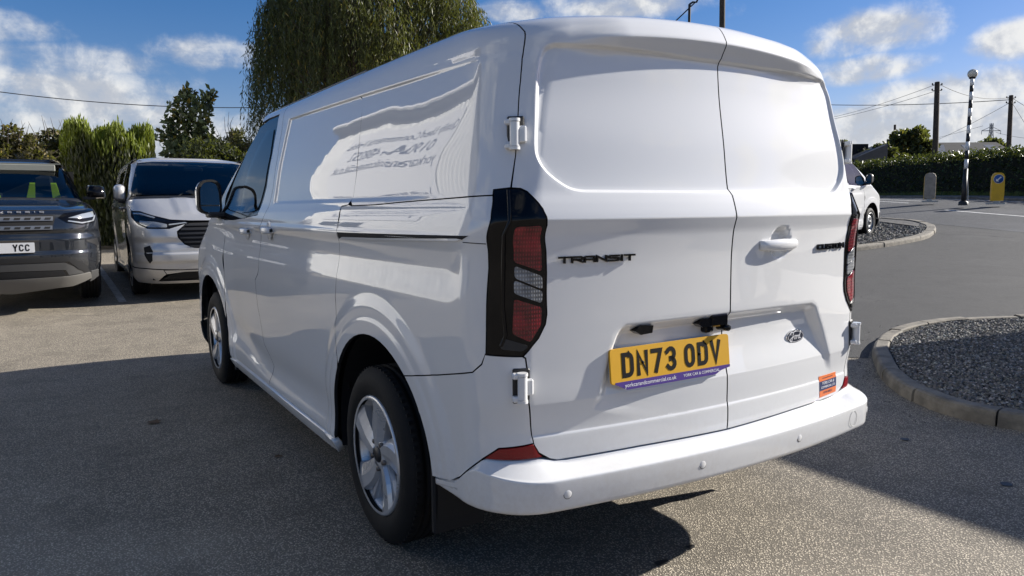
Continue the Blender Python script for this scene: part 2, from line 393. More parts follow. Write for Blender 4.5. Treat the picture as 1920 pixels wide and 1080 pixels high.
def tarmac(name, base, chip, scale=95.0, stain=.35, rough=.8, bump=.6):
    """rolled asphalt: dark binder with pale worn chippings, stains, patches and fine relief"""
    m = bpy.data.materials.new(name); m.use_nodes = True; t = NT(m.node_tree)
    co = t.n('ShaderNodeTexCoord').outputs['Object']
    vo = t.n('ShaderNodeTexVoronoi', ins={'Vector': co, 'Scale': scale, 'Randomness': 1.0})
    vo2 = t.n('ShaderNodeTexVoronoi', ins={'Vector': co, 'Scale': scale*2.3, 'Randomness': 1.0})
    n_big = t.n('ShaderNodeTexNoise', ins={'Vector': co, 'Scale': .35, 'Detail': 6.0, 'Roughness': .6}).outputs[0]
    n_mid = t.n('ShaderNodeTexNoise', ins={'Vector': co, 'Scale': 3.2, 'Detail': 6.0, 'Roughness': .65}).outputs[0]
    n_sp = t.n('ShaderNodeTexNoise', ins={'Vector': co, 'Scale': 26.0, 'Detail': 5.0, 'Roughness': .7}).outputs[0]
    sepc = t.n('ShaderNodeSeparateColor', ins={0: vo.outputs['Color']}).outputs[0]
    stone = t.smooth(.55, .20, vo.outputs['Distance'])
    k = t.math('MULTIPLY', stone, t.math('ADD', t.math('MULTIPLY', sepc, .75), .25))
    c = t.mix(k, base, chip)
    c = t.mix(t.math('MULTIPLY', t.smooth(.55, .30, n_mid), stain), c, tuple(b*.55 for b in base))
    c = t.mix(t.math('MULTIPLY', t.smooth(.50, .75, n_big), .35), c, tuple(min(1, b*1.25) for b in chip))
    spots = t.smooth(.70, .76, n_sp)
    c = t.mix(t.math('MULTIPLY', spots, .55), c, tuple(b*.35 for b in base))
    wob = t.n('ShaderNodeTexNoise', ins={'Vector': co, 'Scale': 1.6, 'Detail': 5.0}).outputs['Color']
    cv = t.n('ShaderNodeTexVoronoi', feature='DISTANCE_TO_EDGE', ins={'Vector': t.vmath('ADD', co, t.vmath('MULTIPLY', wob, (.9, .9, 0))), 'Scale': .42})
    crack = t.math('MULTIPLY', t.smooth(.0045, .0012, cv.outputs['Distance']), t.smooth(.50, .62, n_big))
    c = t.mix(t.math('MULTIPLY', crack, .75), c, tuple(b*.25 for b in base))
    h = t.math('ADD', t.math('MULTIPLY', stone, 1.0), t.math('MULTIPLY', t.smooth(.6, .2, vo2.outputs['Distance']), .45))
    h = t.math('ADD', h, t.math('MULTIPLY', n_mid, .8))
    b = t.n('ShaderNodeBump', ins={'Height': h, 'Strength': bump, 'Distance': .006})
    p = t.n('ShaderNodeBsdfPrincipled', ins={'Base Color': c, 'Roughness': rough, 'Specular IOR Level': .35, 'Normal': b.outputs[0]})
    t.n('ShaderNodeOutputMaterial', ins={'Surface': p.outputs[0]}); MATS[name] = m
    return m

M_white = paint('white_paint', (.665, .668, .668), rough=.55, dirt_amt=.38)
M_silver = paint('silver_paint', (.56, .55, .535), metal=.55, rough=.46, dirt_amt=.25)
M_grey = paint('dark_grey_paint', (.014, .016, .020), metal=.1, rough=.35, dirt_amt=.12, dirt=(.16, .145, .125))
M_under = mat('underbody_black', (.006, .006, .007), .85)
M_black = mat('black_plastic', (.015, .015, .016), .42, bump=.15, bump_scale=400)
M_gloss = mat('gloss_black', (.004, .004, .005), .08, coat=.12, spec=.2)
M_rubber = mat('tyre_rubber', (.010, .010, .010), .75, spec=.25, var=.25, var_scale=14, bump=.1)
M_alloy = mat('alloy_silver', (.56, .565, .575), .30, .5, coat=.5, var=.10)
M_alloyin = mat('alloy_grey', (.22, .22, .23), .42, .8)
M_steelw = mat('steel_wheel_grey', (.25, .26, .27), .42, .5, var=.2)
M_brake = mat('brake_steel', (.16, .14, .12), .5, .7, var=.2)
M_chrome = mat('chrome', (.72, .73, .74), .12, 1.0)
M_mirror = mat('mirror_glass', (.85, .9, .9), .01, 1.0)
def ribbed_lens(name, c0, c1, rough):
    m = bpy.data.materials.new(name); m.use_nodes = True; t = NT(m.node_tree)
    co = t.n('ShaderNodeTexCoord').outputs['Object']
    w = t.n('ShaderNodeTexWave', wave_type='BANDS', bands_direction='Z', ins={'Vector': co, 'Scale': 26.0, 'Distortion': .3}).outputs[1]
    w2 = t.n('ShaderNodeTexWave', wave_type='BANDS', bands_direction='X', ins={'Vector': co, 'Scale': 40.0, 'Distortion': .2}).outputs[1]
    n = t.n('ShaderNodeTexNoise', ins={'Vector': co, 'Scale': 18.0, 'Detail': 2.0}).outputs[0]
    f = t.math('ADD', t.math('MULTIPLY', t.math('MULTIPLY', w, w2), .6), t.math('MULTIPLY', t.smooth(.40, .65, n), .4))
    b = t.n('ShaderNodeBump', ins={'Height': f, 'Strength': .3, 'Distance': .01})
    p = t.n('ShaderNodeBsdfPrincipled', ins={'Base Color': t.mix(f, c0, c1), 'Roughness': rough, 'Specular IOR Level': .2, 'Coat Weight': .9, 'Coat Roughness': .02, 'Normal': b.outputs[0]})
    t.n('ShaderNodeOutputMaterial', ins={'Surface': p.outputs[0]}); MATS[name] = m
    return m
M_red = ribbed_lens('red_lens', (.07, .001, .004), (.34, .010, .022), .25)
M_clear = ribbed_lens('clear_lens', (.10, .105, .11), (.42, .43, .44), .2)
M_reddeep = mat('red_reflector', (.22, .002, .006), .25, coat=.6, spec=.2, bump=.25, bump_scale=260)
M_headl = mat('headlamp_clear', (.30, .32, .34), .08, .35, coat=1.0)
M_yellow = mat('plate_yellow', (.60, .32, .004), .5)
M_platew = mat('plate_white', (.62, .62, .62), .4)
M_ink = mat('black_ink', (.004, .004, .005), .7, spec=.15)
M_inkw = mat('white_ink', (.75, .75, .78), .5)
M_purple = mat('purple_strip', (.055, .022, .20), .45)
M_orange = mat('sticker_orange', (.62, .14, .025), .5)
M_navy = mat('sticker_navy', (.012, .022, .085), .5)
M_badge = mat('badge_blue', (.004, .007, .022), .4, coat=.2)
M_glass = glass('window_glass', (.5, .56, .55), .42)
M_glassw = glass('windscreen_glass', (.78, .83, .81), .85)
M_seat = mat('seat_cloth', (.028, .028, .032), .9)
M_dash = mat('dashboard', (.022, .022, .024), .6)
M_cream = mat('headlining', (.20, .205, .18), .9)
M_hivis = mat('hi_vis_yellow', (.55, .85, .02), .7)
# ------------------------------------------------------------------ vehicle body surfaces
def spl(xs, ys):
    """smooth cubic curve through a table (limited tangents), vectorised"""
    xs = np.array(xs, float); ys = np.array(ys, float)
    h = np.diff(xs); s = np.diff(ys) / h
    m = np.zeros(len(xs)); m[0] = s[0]; m[-1] = s[-1]
    for i in range(1, len(xs) - 1):
        if s[i-1] * s[i] > 0:
            w1 = 2*h[i] + h[i-1]; w2 = h[i] + 2*h[i-1]
            m[i] = (w1 + w2) / (w1/s[i-1] + w2/s[i])
    def f(x):
        x = np.clip(np.asarray(x, float), xs[0], xs[-1])
        k = np.clip(np.searchsorted(xs, x, side='right') - 1, 0, len(xs) - 2)
        t = (x - xs[k]) / h[k]
        return ((2*t**3 - 3*t**2 + 1)*ys[k] + (t**3 - 2*t**2 + t)*h[k]*m[k]
                + (3*t**2 - 2*t**3)*ys[k+1] + (t**3 - t**2)*h[k]*m[k+1])
    return f

def sst(a, b, x):
    t = np.clip((np.asarray(x, float) - a) / (b - a), 0, 1)
    return t*t*(3 - 2*t)

def poly_sdf(poly, x, z):
    """signed distance to a polygon, negative inside (vectorised)"""
    poly = np.array(poly, float); x = np.asarray(x, float); z = np.asarray(z, float)
    d2 = np.full(x.shape, 1e9); inside = np.zeros(x.shape, bool); n = len(poly)
    for i in range(n):
        ax, az = poly[i]; bx, bz = poly[(i+1) % n]
        ex, ez = bx-ax, bz-az
        t = np.clip(((x-ax)*ex + (z-az)*ez) / (ex*ex + ez*ez + 1e-12), 0, 1)
        d2 = np.minimum(d2, (x-ax-t*ex)**2 + (z-az-t*ez)**2)
        c = ((az > z) != (bz > z)) & (x < (bx-ax)*(z-az)/((bz-az) if abs(bz-az) > 1e-12 else 1e-12) + ax)
        inside ^= c
    d = np.sqrt(d2)
    return np.where(inside, -d, d)

class Body:
    """outline of a vehicle: W half width, YR/YF ends, RR/RF plan corner radii, all over height z.
    u runs from the middle of an end round the corner and along the side (half body, positive = left)."""
    alt = None
    crown = staticmethod(lambda x, z: 0.0)
    def __init__(s, W, YR, RR, YF, RF, bowr, bowf, taper, B=(.72, .24), Bf=(.55, .6), detail=None):
        s.W, s.YR, s.RR, s.YF, s.RF = W, YR, RR, YF, RF
        s.bowr, s.bowf, s.taper, s.Br, s.Bf, s.detail = bowr, bowf, taper, B, Bf, detail
    def base(s, u, z, end):
        u = np.asarray(u, float); z = np.asarray(z, float)
        sg = np.where(u < 0, -1.0, 1.0); a = np.abs(u)
        W = s.W(z)
        if end == 's':
            return np.stack([-sg*W*(1 - s.taper(a)), a, z], -1)
        B, L = s.Br if end == 'r' else s.Bf
        r = s.RR(z) if end == 'r' else s.RF(z)
        th = np.clip((a - B) / L, 0, 1) * (math.pi/2)
        x = np.minimum(a / B, 1) * (W - r) + r*np.sin(th)
        d = r*(1 - np.cos(th)) + np.maximum(a - B - L, 0)
        if end == 'r':
            yr = s.YR(z + s.crown(x, z))
            if s.alt is not None:
                k = sst(.42, .72, x)*sst(1.70, 1.76, z); yr = yr*(1-k) + s.alt(z + s.crown(x, z))*k
            y = yr + d + s.bowr(x)
        else:
            y = s.YF(z) - d - s.bowf(x)
        x = x * (1 - s.taper(y))
        return np.stack([-sg*x, y, z], -1)
    def nrm(s, f, u, z):
        e = 2e-3
        a = f(u+e, z) - f(u-e, z); b = f(u, z+e) - f(u, z-e)
        n = np.cross(a, b); n /= np.linalg.norm(n, axis=-1, keepdims=True) + 1e-12
        return n
    def orient(s, N, u, end):
        return N if end == 'f' else -N
    def y2u(s, y, z):
        return s.Br[0] + s.Br[1] + y - s.YR(z) - s.RR(z) - s.bowr(s.W(z))
    def S(s, u, z, end='r', off=0.0, detail=True):
        f = lambda uu, zz: s.base(uu, zz, end)
        P = f(u, z); N = s.nrm(f, u, z)
        N = s.orient(N, u, end)
        o = off
        if detail and s.detail is not None: o = o + s.detail(P)
        return P + N*np.asarray(o)[..., None] if np.ndim(o) else P + N*o
    def SN(s, u, z, end='r', off=0.0):
        f = lambda uu, zz: s.S(uu, zz, end, off)
        P = f(u, z); N = s.orient(s.nrm(f, u, z), u, end)
        return P, N

# ---- the van (own frame: x right, y forward, z up, rear face near y = 0)
VAN_AX = (.865, 3.965); VAN_ARCH = .47; HUB_Z = .342
WINP = [(-.640, 1.776), (-.665, 1.770), (-.684, 1.752), (-.702, 1.713), (-.723, 1.585), (-.742, 1.474), (-.738, 1.428), (-.709, 1.389), (-.652, 1.350), (-.617, 1.341), (-.572, 1.339)]
WINP = WINP + [(-a, b) for a, b in WINP[::-1]]
def chaikin(P, k=2):
    for _ in range(k):
        Q = []
        for i in range(len(P)):
            (ax, az), (bx, bz) = P[i], P[(i+1) % len(P)]; Q += [(.75*ax+.25*bx, .75*az+.25*bz), (.25*ax+.75*bx, .25*az+.75*bz)]
        P = Q
    return P
WINP = chaikin(WINP)
RECP = [(-.60, .60), (-.475, .90), (-.44, .918), (.47, .918), (.52, .895), (.70, .54)]
RECP = chaikin(RECP[:1] + [(-.485, .88), (-.468, .905)] + RECP[2:], 1)
def van_detail(P):
    x, y, z = P[..., 0], P[..., 1], P[..., 2]; ax = np.abs(x)
    rear = 1 - sst(.10, .30, y)
    d = 0.0
    # rear doors: blanked window recess, plate recess, handle cup
    d = d + rear * -.015 * sst(.007, -.007, poly_sdf(WINP, x, z))
    sd = poly_sdf(RECP, x, z)
    fade = sst(.60, .86, z)
    d = d + rear * -.038 * sst(.012, -.030, sd) * fade
    d = d + rear * -.028 * sst(.062, .036, np.hypot((x-.262)/1.0, z-1.158))
    # sides
    side = sst(.16, .30, y) * (1 - sst(4.3, 4.6, y))
    zg = 1.745 + .014*(y - .3)
    up = sst(.25, .90, y) * sst(2.325, 2.300, y) * sst(1.315, 1.335, z) * sst(zg+.0035, zg-.0035, z)
    d = d - .009*up*(y > .1)
    for cy, r0, r1, h in ((VAN_AX[0], .570, .615, .010), (VAN_AX[1], .565, .605, .009)):
        rr = np.hypot(y-cy, z-HUB_Z)
        d = d + h*sst(r1+.02, r0, rr)*(ax > .6)*sst(.22, .30, z) + .004*sst(.545, .515, rr)*(ax > .6)
    # lower door scallop and rocker kick
    zl = .40 + .10*sst(2.4, 3.4, y)
    mid = sst(1.15, 1.5, y)*sst(3.6, 3.3, y)
    d = d - .016*mid*np.exp(-((z-zl)/.085)**2) + .010*mid*sst(zl-.05, zl-.11, z)
    # soft waist crease along the doors
    d = d + side*.006*sst(1.215, 1.195, z)*sst(1.150, 1.190, z)*sst(3.9, 3.0, y)
    d = d - side*.010*np.exp(-((z-1.09)/.07)**2)*sst(3.9, 3.2, y)
    # nose: lower intake scoop, fog nook shading
    fr = sst(4.45, 4.65, y)
    d = d + fr*.016*sst(.60, .57, z)*sst(.45, .50, z) - fr*.02*np.exp(-((z-.72)/.05)**2)*sst(.35, .55, ax)
    # bonnet ribs
    bon = sst(4.75, 4.6, y)*sst(4.05, 4.15, y)*sst(1.02, 1.06, z)*sst(1.31, 1.29, z)
    d = d + bon*.014*sst(.50, .40, ax)*sst(.18, .30, ax)
    return d

VAN = Body(
    W=spl([.18, .25, .30, .38, .50, .65, .80, 1.00, 1.16, 1.20, 1.27, 1.31, 1.34, 1.50, 1.65, 1.75, 1.82, 1.857, 1.882, 1.902, 1.915, 1.928],
          [.90, .935, .950, .955, .957, .962, .968, .968, .962, .966, .952, .936, .928, .898, .862, .836, .818, .796, .764, .712, .645, .53]),
    YR=spl([.25, .45, .55, .575, .600, .607, .695, .705, .80, 1.10, 1.20, 1.246, 1.254, 1.262, 1.30, 1.34, 1.50, 1.70, 1.772, 1.784, 1.790, 1.826, 1.830, 1.835, 1.850, 1.870, 1.895, 1.91, 1.955],
           [.03, .01, .000, .0005, .002, .0055, -.0045, -.006, -.002, .003, -.003, -.0145, -.0165, -.0150, -.004, .010, .034, .064, .069, .0685, .0665, .0475, .0460, .0468, .054, .066, .090, .14, .42]),
    RR=spl([.2, .9, 1.3, 1.65, 1.78, 1.9], [.15, .15, .155, .165, .19, .20]),
    YF=spl([.18, .28, .40, .55, .70, .85, .93, .98, 1.03, 1.10, 1.18, 1.25, 1.29, 1.315, 1.36, 1.60, 1.78, 1.84, 1.872, 1.91],
           [4.80, 4.90, 4.955, 4.97, 4.965, 4.945, 4.915, 4.87, 4.78, 4.64, 4.44, 4.26, 4.15, 4.10, 4.04, 3.62, 3.28, 3.12, 2.98, 2.70]),
    RF=spl([.2, .9, 1.1, 1.3, 1.4, 1.87], [.40, .40, .42, .32, .24, .24]),
    bowr=lambda x: -.030 + .055*(x/.75)**2,
    bowf=lambda x: .10*(x/.9)**2,
    taper=lambda y: .013*np.maximum(2.0-y, 0)**2 - .03*sst(3.2, 4.1, y)*1.0,
    B=(.76, .25), Bf=(.55, .62), detail=van_detail)
VAN.crown = lambda x, z: .052*(x/.75)**2*sst(1.5, 1.74, z)
VAN.alt = spl([1.60, 1.70, 1.785, 1.82, 1.85, 1.87, 1.895, 1.91, 1.955], [.049, .064, .076, .082, .090, .104, .133, .17, .44])

# ------------------------------------------------------------------ panels cut out of a body surface
def inset_poly(pts, d):
    P = np.array(pts, float); n = len(P)
    A = .5*np.sum(P[:, 0]*np.roll(P[:, 1], -1) - np.roll(P[:, 0], -1)*P[:, 1])
    sg = 1 if A > 0 else -1; out = []
    for i in range(n):
        a = P[i]-P[i-1]; b = P[(i+1) % n]-P[i]
        a = a/(np.linalg.norm(a)+1e-12); b = b/(np.linalg.norm(b)+1e-12)
        na = np.array((-a[1], a[0]))*sg; nb = np.array((-b[1], b[0]))*sg
        m = na+nb; m /= np.linalg.norm(m)+1e-9
        out.append(P[i] + m*d/max(m @ na, .4))
    return np.array(out)

def densify(pts, step):
    out = []; n = len(pts)
    for i in range(n):
        a = np.array(pts[i]); b = np.array(pts[(i+1) % n]); k = max(1, int(math.ceil(np.linalg.norm(b-a)/step)))
        for j in range(k): out.append(a + (b-a)*j/k)
    return np.array(out)

def round_poly(pts, r, n=4):
    """rounded corners"""
    P = [np.array(p, float) for p in pts]; out = []; N = len(P)
    for i in range(N):
        a, p, b = P[i-1], P[i], P[(i+1) % N]
        la, lb = np.linalg.norm(a-p), np.linalg.norm(b-p); d = min(r, la*.45, lb*.45)
        q0 = p + (a-p)/la*d; q1 = p + (b-p)/lb*d
        for k in range(n+1):
            t = k/n; out.append((1-t)**2*q0 + 2*t*(1-t)*p + t*t*q1)
    return out

def panel(name, body, end, outline, mat, parent, step=.03, inset=.0022, skirt=.016, off=0.0, feat=(), seal=True):
    """one sheet of bodywork: dense surface with exact normals and a turned-in edge"""
    bd = densify(inset_poly(outline, inset) if inset else outline, step)
    u0, z0 = bd.min(0); u1, z1 = bd.max(0)
    gu, gz = np.meshgrid(np.arange(u0+step*.5, u1, step), np.arange(z0+step*.5, z1, step)); gu = gu.ravel(); gz = gz.ravel()
    keep = poly_sdf(bd, gu, gz) < -.45*step; gu, gz = gu[keep], gz[keep]
    nb = len(bd)
    if len(feat):
        fp = np.array([q for ln in feat for q in ln]); fp = fp[poly_sdf(bd, fp[:, 0], fp[:, 1]) < -.004]
        ok = np.ones(len(gu), bool)
        for i0 in range(0, len(fp), 400):
            f4 = fp[i0:i0+400]; ok &= (np.hypot(gu[:, None]-f4[None, :, 0], gz[:, None]-f4[None, :, 1]).min(1) > step*.55)
        gu = np.concatenate([gu[ok], fp[:, 0]]); gz = np.concatenate([gz[ok], fp[:, 1]])
    allp = [Vector((float(a), float(b))) for a, b in bd] + [Vector((float(a), float(b))) for a, b in zip(gu, gz)]
    edges = [(i, (i+1) % nb) for i in range(nb)]
    vo, eo, fo, orig, _, _ = delaunay_2d_cdt(allp, edges, [], 1, 1e-7)
    uv = np.array([(p[0], p[1]) for p in vo]); fo = [f for f in fo if len(f) == 3]
    P, N = body.SN(uv[:, 0], uv[:, 1], end, off)
    F = np.array(fo)
    fn = np.cross(P[F[:, 1]]-P[F[:, 0]], P[F[:, 2]]-P[F[:, 0]])
    flip = np.einsum('ij,ij->i', fn, N[F[:, 0]]+N[F[:, 1]]+N[F[:, 2]]) < 0
    F[flip] = F[flip][:, ::-1]
    # boundary loop: directed edges used once
    cnt = {}
    for f in F:
        for a, b in ((f[0], f[1]), (f[1], f[2]), (f[2], f[0])): cnt[(a, b)] = 1
    bnd = [(a, b) for (a, b) in cnt if (b, a) not in cnt]
    nv = len(P); V = [P]; NN = [N]; faces = [F]
    if skirt and bnd:
        ids = sorted({a for a, b in bnd} | {b for a, b in bnd}); mp = {i: k for k, i in enumerate(ids)}
        top = P[ids]; low = P[ids] - N[ids]*skirt
        V += [top, low]; k0 = nv; k1 = nv+len(ids)
        q = []
        for a, b in bnd: q += [(k0+mp[b], k0+mp[a], k1+mp[a]), (k0+mp[b], k1+mp[a], k1+mp[b])]
        faces.append(np.array(q))
        # normals of the edge: outward in the plane of the sheet
        en = np.zeros((len(ids), 3))
        for a, b in bnd:
            e = P[b]-P[a]; o = np.cross(e, N[a]); o /= np.linalg.norm(o)+1e-9
            en[mp[a]] += o; en[mp[b]] += o
        en /= np.linalg.norm(en, axis=1, keepdims=True)+1e-9
        NN += [en*.8+N[ids]*.6, en]
    V = np.concatenate(V); NN = np.concatenate(NN); NN /= np.linalg.norm(NN, axis=1, keepdims=True)+1e-9
    me = np_mesh(name, V, np.concatenate(faces), smooth=True)
    if skirt and bnd and seal and mat.name.endswith('_paint'):             # turned-in paint edge coloured black, as the shade of a narrow gap
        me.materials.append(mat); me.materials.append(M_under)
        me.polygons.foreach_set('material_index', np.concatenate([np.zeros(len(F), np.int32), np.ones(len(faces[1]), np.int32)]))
    me.normals_split_custom_set_from_vertices([tuple(map(float, n)) for n in NN])
    return link_mesh(name, me, mat, parent)

def frame_on(body, u, z, end, off=0.0, flat=False):
    """matrix at a spot of the surface: local x along the surface to the viewer's right, y into the body, z up"""
    P, N = body.SN(np.array([u]), np.array([z]), end, off); P, N = P[0], N[0]
    if flat: N = N*(1, 1, 0); N /= np.linalg.norm(N)
    up = np.array((0, 0, 1.)); x = np.cross(up, N); x /= np.linalg.norm(x); zz = np.cross(N, x)
    y = -N
    return Matrix(((x[0], y[0], zz[0], P[0]), (x[1], y[1], zz[1], P[1]), (x[2], y[2], zz[2], P[2]), (0, 0, 0, 1)))

def mir(pts): return [(-a, b) for a, b in pts]

def shell(name, body, mat, parent, z_levels, off, ys, skip, nfr=14, nre=16):
    """dark inner skin behind the sheets, so that gaps read as gaps"""
    rows = []
    for z in z_levels:
        ur = np.linspace(0, body.Br[0]+body.Br[1], nre); uf = np.linspace(body.Bf[0]+body.Bf[1], 0, nfr)
        zz = np.full_like(ur, z)
        a = body.S(ur, zz, 'r', off, False); c = body.S(uf, np.full_like(uf, z), 'f', off, False)
        y0, y1 = a[-1, 1], c[0, 1]
        yy = y0 + (y1-y0)*ys
        b = body.S(yy, np.full_like(yy, z), 's', off, False)
        half = np.concatenate([a, b, c]); rows.append(np.concatenate([half, (half*(-1, 1, 1))[::-1]]))
    R = np.array(rows); nz, nc = R.shape[:2]; V = R.reshape(-1, 3); F = []
    for i in range(nz-1):
        for j in range(nc):
            k = (j+1) % nc; q = (i*nc+j, i*nc+k, (i+1)*nc+k, (i+1)*nc+j)
            m = V[list(q)].mean(0)
            if not skip(m): F.append(q[::-1])
    return link_mesh(name, np_mesh(name, V, np.array(F), True), mat, parent)

# ------------------------------------------------------------------ wheels
def make_wheel(parent, R=.345, width=.215, rim=.232, style='alloy', name='wheel'):
    """wheel with its axis along x, outer side towards -x; origin in the middle of the outer face"""
    w = empty(name); w.parent = parent
    h = width
    t = MB()
    prof = [(.022, rim-.012), (.010, rim+.004), (.000, rim+.025), (-.004, rim+.055), (.004, R-.035), (.018, R-.014), (.030, R-.004), (.045, R)]
    for k in range(4):
        a = .045 + (h-.09)*(k+.5)/4.4
        prof += [(a-.002, R), (a, R-.009), (a+.009, R-.009), (a+.011, R)]
    prof += [(h-.03, R-.004), (h-.01, R-.02), (h, rim+.05), (h-.02, rim-.012)]
    t.lathe(prof, 56)
    # tread blocks' cross cuts and lettering ridge on the sidewall
    for k in range(72):
        a = 2*math.pi*k/72; c, s = math.cos(a), math.sin(a)
        M = Matrix(((1, 0, 0, 0), (0, c, -s, 0), (0, s, c, 0), (0, 0, 0, 1)))
        t.box(.026, .050, -.009, .004, R-.012, R-.0008, M)
    t.build('tyre', M_rubber, w)
    r = MB()
    if style == 'alloy':
        r.lathe([(.004, rim-.014), (.002, rim-.004), (.008, rim+.002), (.022, rim+.001), (.03, rim-.014), (.075, rim-.024), (h-.02, rim-.02)], 64)
        r.lathe([(.022, 0), (.020, .030), (.018, .036), (.020, .052), (.030, .066), (.060, .074)], 32)
        for k in range(5):
            a = 2*math.pi*k/5 + .30
            for (r0, r1, a0, a1, b0, b1, y0, y1) in ((.045, rim-.006, -.56, .52, -.02, .56, .014, .005), (.050, rim-.008, -.56, -.20, -.30, -.05, .032, .022)):
                pts = []
                n = 6
                for i in range(n+1):
                    q = i/n; rr = r0+(r1-r0)*q; lo = a0*(1-q)**1.3*1.15 + b0*q; hi = a1*(1-q)**1.4 + b1*q
                    pts.append((rr, a+lo*(.055/.055 if i == 0 else 1), a+hi))
                vs = []; fs = []
                for i, (rr, lo, hi) in enumerate(pts):
                    f = y0+(y1-y0)*i/n
                    mid = (lo+hi)/2
                    for (ang, dx) in ((lo, .014), (lo+(hi-lo)*.12, 0), (hi-(hi-lo)*.45, .001), (hi, .016)):
                        vs.append((f+dx, rr*math.cos(ang), rr*math.sin(ang)))
                    for ang in (hi, lo): vs.append((f+.045, rr*math.cos(ang), rr*math.sin(ang)))
                for i in range(n):
                    for j in range(6):
                        A, B = i*6+j, i*6+(j+1) % 6; fs.append((A, A+6, B+6, B))
                r.add(vs, fs)
        r.build('rim', M_alloy, w)
        c = MB(); c.lathe([(.012, 0), (.012, .026), (.018, .031), (.026, .032)], 24); c.build('hub_cap', M_black, w)
        for k in range(5):
            a = 2*math.pi*k/5 + .93; nu = MB()
            nu.lathe([(.012, 0), (.012, .009), (.024, .011)], 10, c=(0, .056*math.cos(a), .056*math.sin(a))); nu.build('wheel_nut', M_brake, w)
    else:
        r.lathe([(.006, rim-.012), (.002, rim), (.010, rim+.003), (.02, rim-.002), (.03, rim-.02), (.055, rim-.035), (.06, rim-.06), (.035, rim-.075), (.025, rim-.10), (.03, .085), (.045, .07), (.02, .06), (.01, .035), (.008, 0)], 48)
        r.build('rim', M_steelw, w)
        for k in range(14):
            a = 2*math.pi*k/14; v = MB(); v.lathe([(.045, 0), (.045, .013), (.06, .014)], 10, c=(0, (rim-.047)*math.cos(a), (rim-.047)*math.sin(a))); v.build('vent_hole', M_under, w)
        c = MB(); c.lathe([(.004, 0), (.004, .024), (.012, .03), (.03, .034)], 20)
        for k in range(5):
            a = 2*math.pi*k/5; c.lathe([(.012, 0), (.012, .012), (.04, .013)], 8, c=(0, .056*math.cos(a), .056*math.sin(a)))
        c.build('hub_cap', M_black, w)
    b = MB(); b.lathe([(.075, 0), (.075, .15), (.088, .152), (.088, 0)], 32); b.build('brake_disc', M_brake, w)
    d = MB(); d.lathe([(.11, 0), (.11, rim-.03)], 32); d.build('wheel_back', M_under, w)
    return w

def arc_pts(cy, cz, r, p0, p1, n=14):
    """points of an arch between two points lying near the circle (the upper way round)"""
    a0 = math.atan2(p0[1]-cz, p0[0]-cy); a1 = math.atan2(p1[1]-cz, p1[0]-cy)
    a0 += 2*math.pi*(a0 < -math.pi/2); a1 += 2*math.pi*(a1 < -math.pi/2)
    return [(cy+r*math.cos(a0+(a1-a0)*i/n), cz+r*math.sin(a0+(a1-a0)*i/n)) for i in range(n+1)]

# ------------------------------------------------------------------ ground, road, beds
M_yard = tarmac('yard_tarmac', (.155, .136, .108), (.68, .595, .465), scale=120, stain=.40)
M_yard2 = tarmac('entrance_tarmac', (.040, .039, .038), (.085, .083, .080), scale=85, stain=.30, bump=.4)
M_road = tarmac('road_asphalt', (.040, .042, .047), (.115, .118, .125), scale=60, stain=.35, bump=.5)
M_pave = tarmac('pavement_asphalt', (.075, .072, .068), (.17, .16, .15), scale=60, stain=.35, bump=.4)
M_kerb = mat('kerb_concrete', (.165, .148, .12), .85, var=.35, var_scale=7, bump=.5, bump_scale=90)
M_kerbd = mat('kerb_weathered', (.15, .14, .125), .9, var=.35, var_scale=6, bump=.5, bump_scale=70)
M_line = mat('road_paint', (.62, .62, .60), .7, var=.25, var_scale=9)
M_worn = mat('worn_line_paint', (.36, .355, .34), .8, var=.35, var_scale=14)
M_earth = mat('bed_earth', (.045, .040, .034), .95, var=.4, var_scale=10, bump=.8, bump_scale=40)
M_seal = mat('joint_sealant', (.020, .020, .021), .55, var=.3, var_scale=20)

# one sheet out to the horizon
rr = np.concatenate([[0.0], np.geomspace(.6, 900, 110)]); aa = np.linspace(0, 2*math.pi, 160, False)
gx = CAM[0] + rr[:, None]*np.cos(aa)[None]; gy = CAM[1] + rr[:, None]*np.sin(aa)[None]
GV = np.stack([gx, gy, zg(gx, gy)], -1).reshape(-1, 3); n = len(aa)
GF = [(i*n+j, (i+1)*n+j, (i+1)*n+(j+1) % n, i*n+(j+1) % n) for i in range(len(rr)-1) for j in range(n)]
ground = link_mesh('yard_ground', np_mesh('yard_ground', GV, np.array(GF), True), M_yard)
tag(ground, label='worn grey tarmac of the dealer yard, partly in shade', cat='yard', kind='structure')

def drape(name, poly, m, lift, step=1.0, **kw):
    """flat sheet that follows the ground"""
    bd = densify(poly, step); x0, y0 = bd.min(0); x1, y1 = bd.max(0)
    a, b = np.meshgrid(np.arange(x0+step/2, x1, step), np.arange(y0+step/2, y1, step)); a = a.ravel(); b = b.ravel()
    k = poly_sdf(bd, a, b) < -.3*step
    pts = [Vector((float(p[0]), float(p[1]))) for p in bd] + [Vector((float(p), float(q))) for p, q in zip(a[k], b[k])]
    vo, eo, fo, *_ = delaunay_2d_cdt(pts, [(i, (i+1) % len(bd)) for i in range(len(bd))], [], 1, 1e-7)
    V = np.array([(p[0], p[1], 0) for p in vo]); V[:, 2] = zg(V[:, 0], V[:, 1]) + lift
    F = []
    for f in fo:
        p, q, r = (V[i] for i in f[:3]); F.append(f if (q[0]-p[0])*(r[1]-p[1])-(q[1]-p[1])*(r[0]-p[0]) > 0 else f[::-1])
    return tag(link_mesh(name, np_mesh(name, V, np.array(F), True), m), **kw)

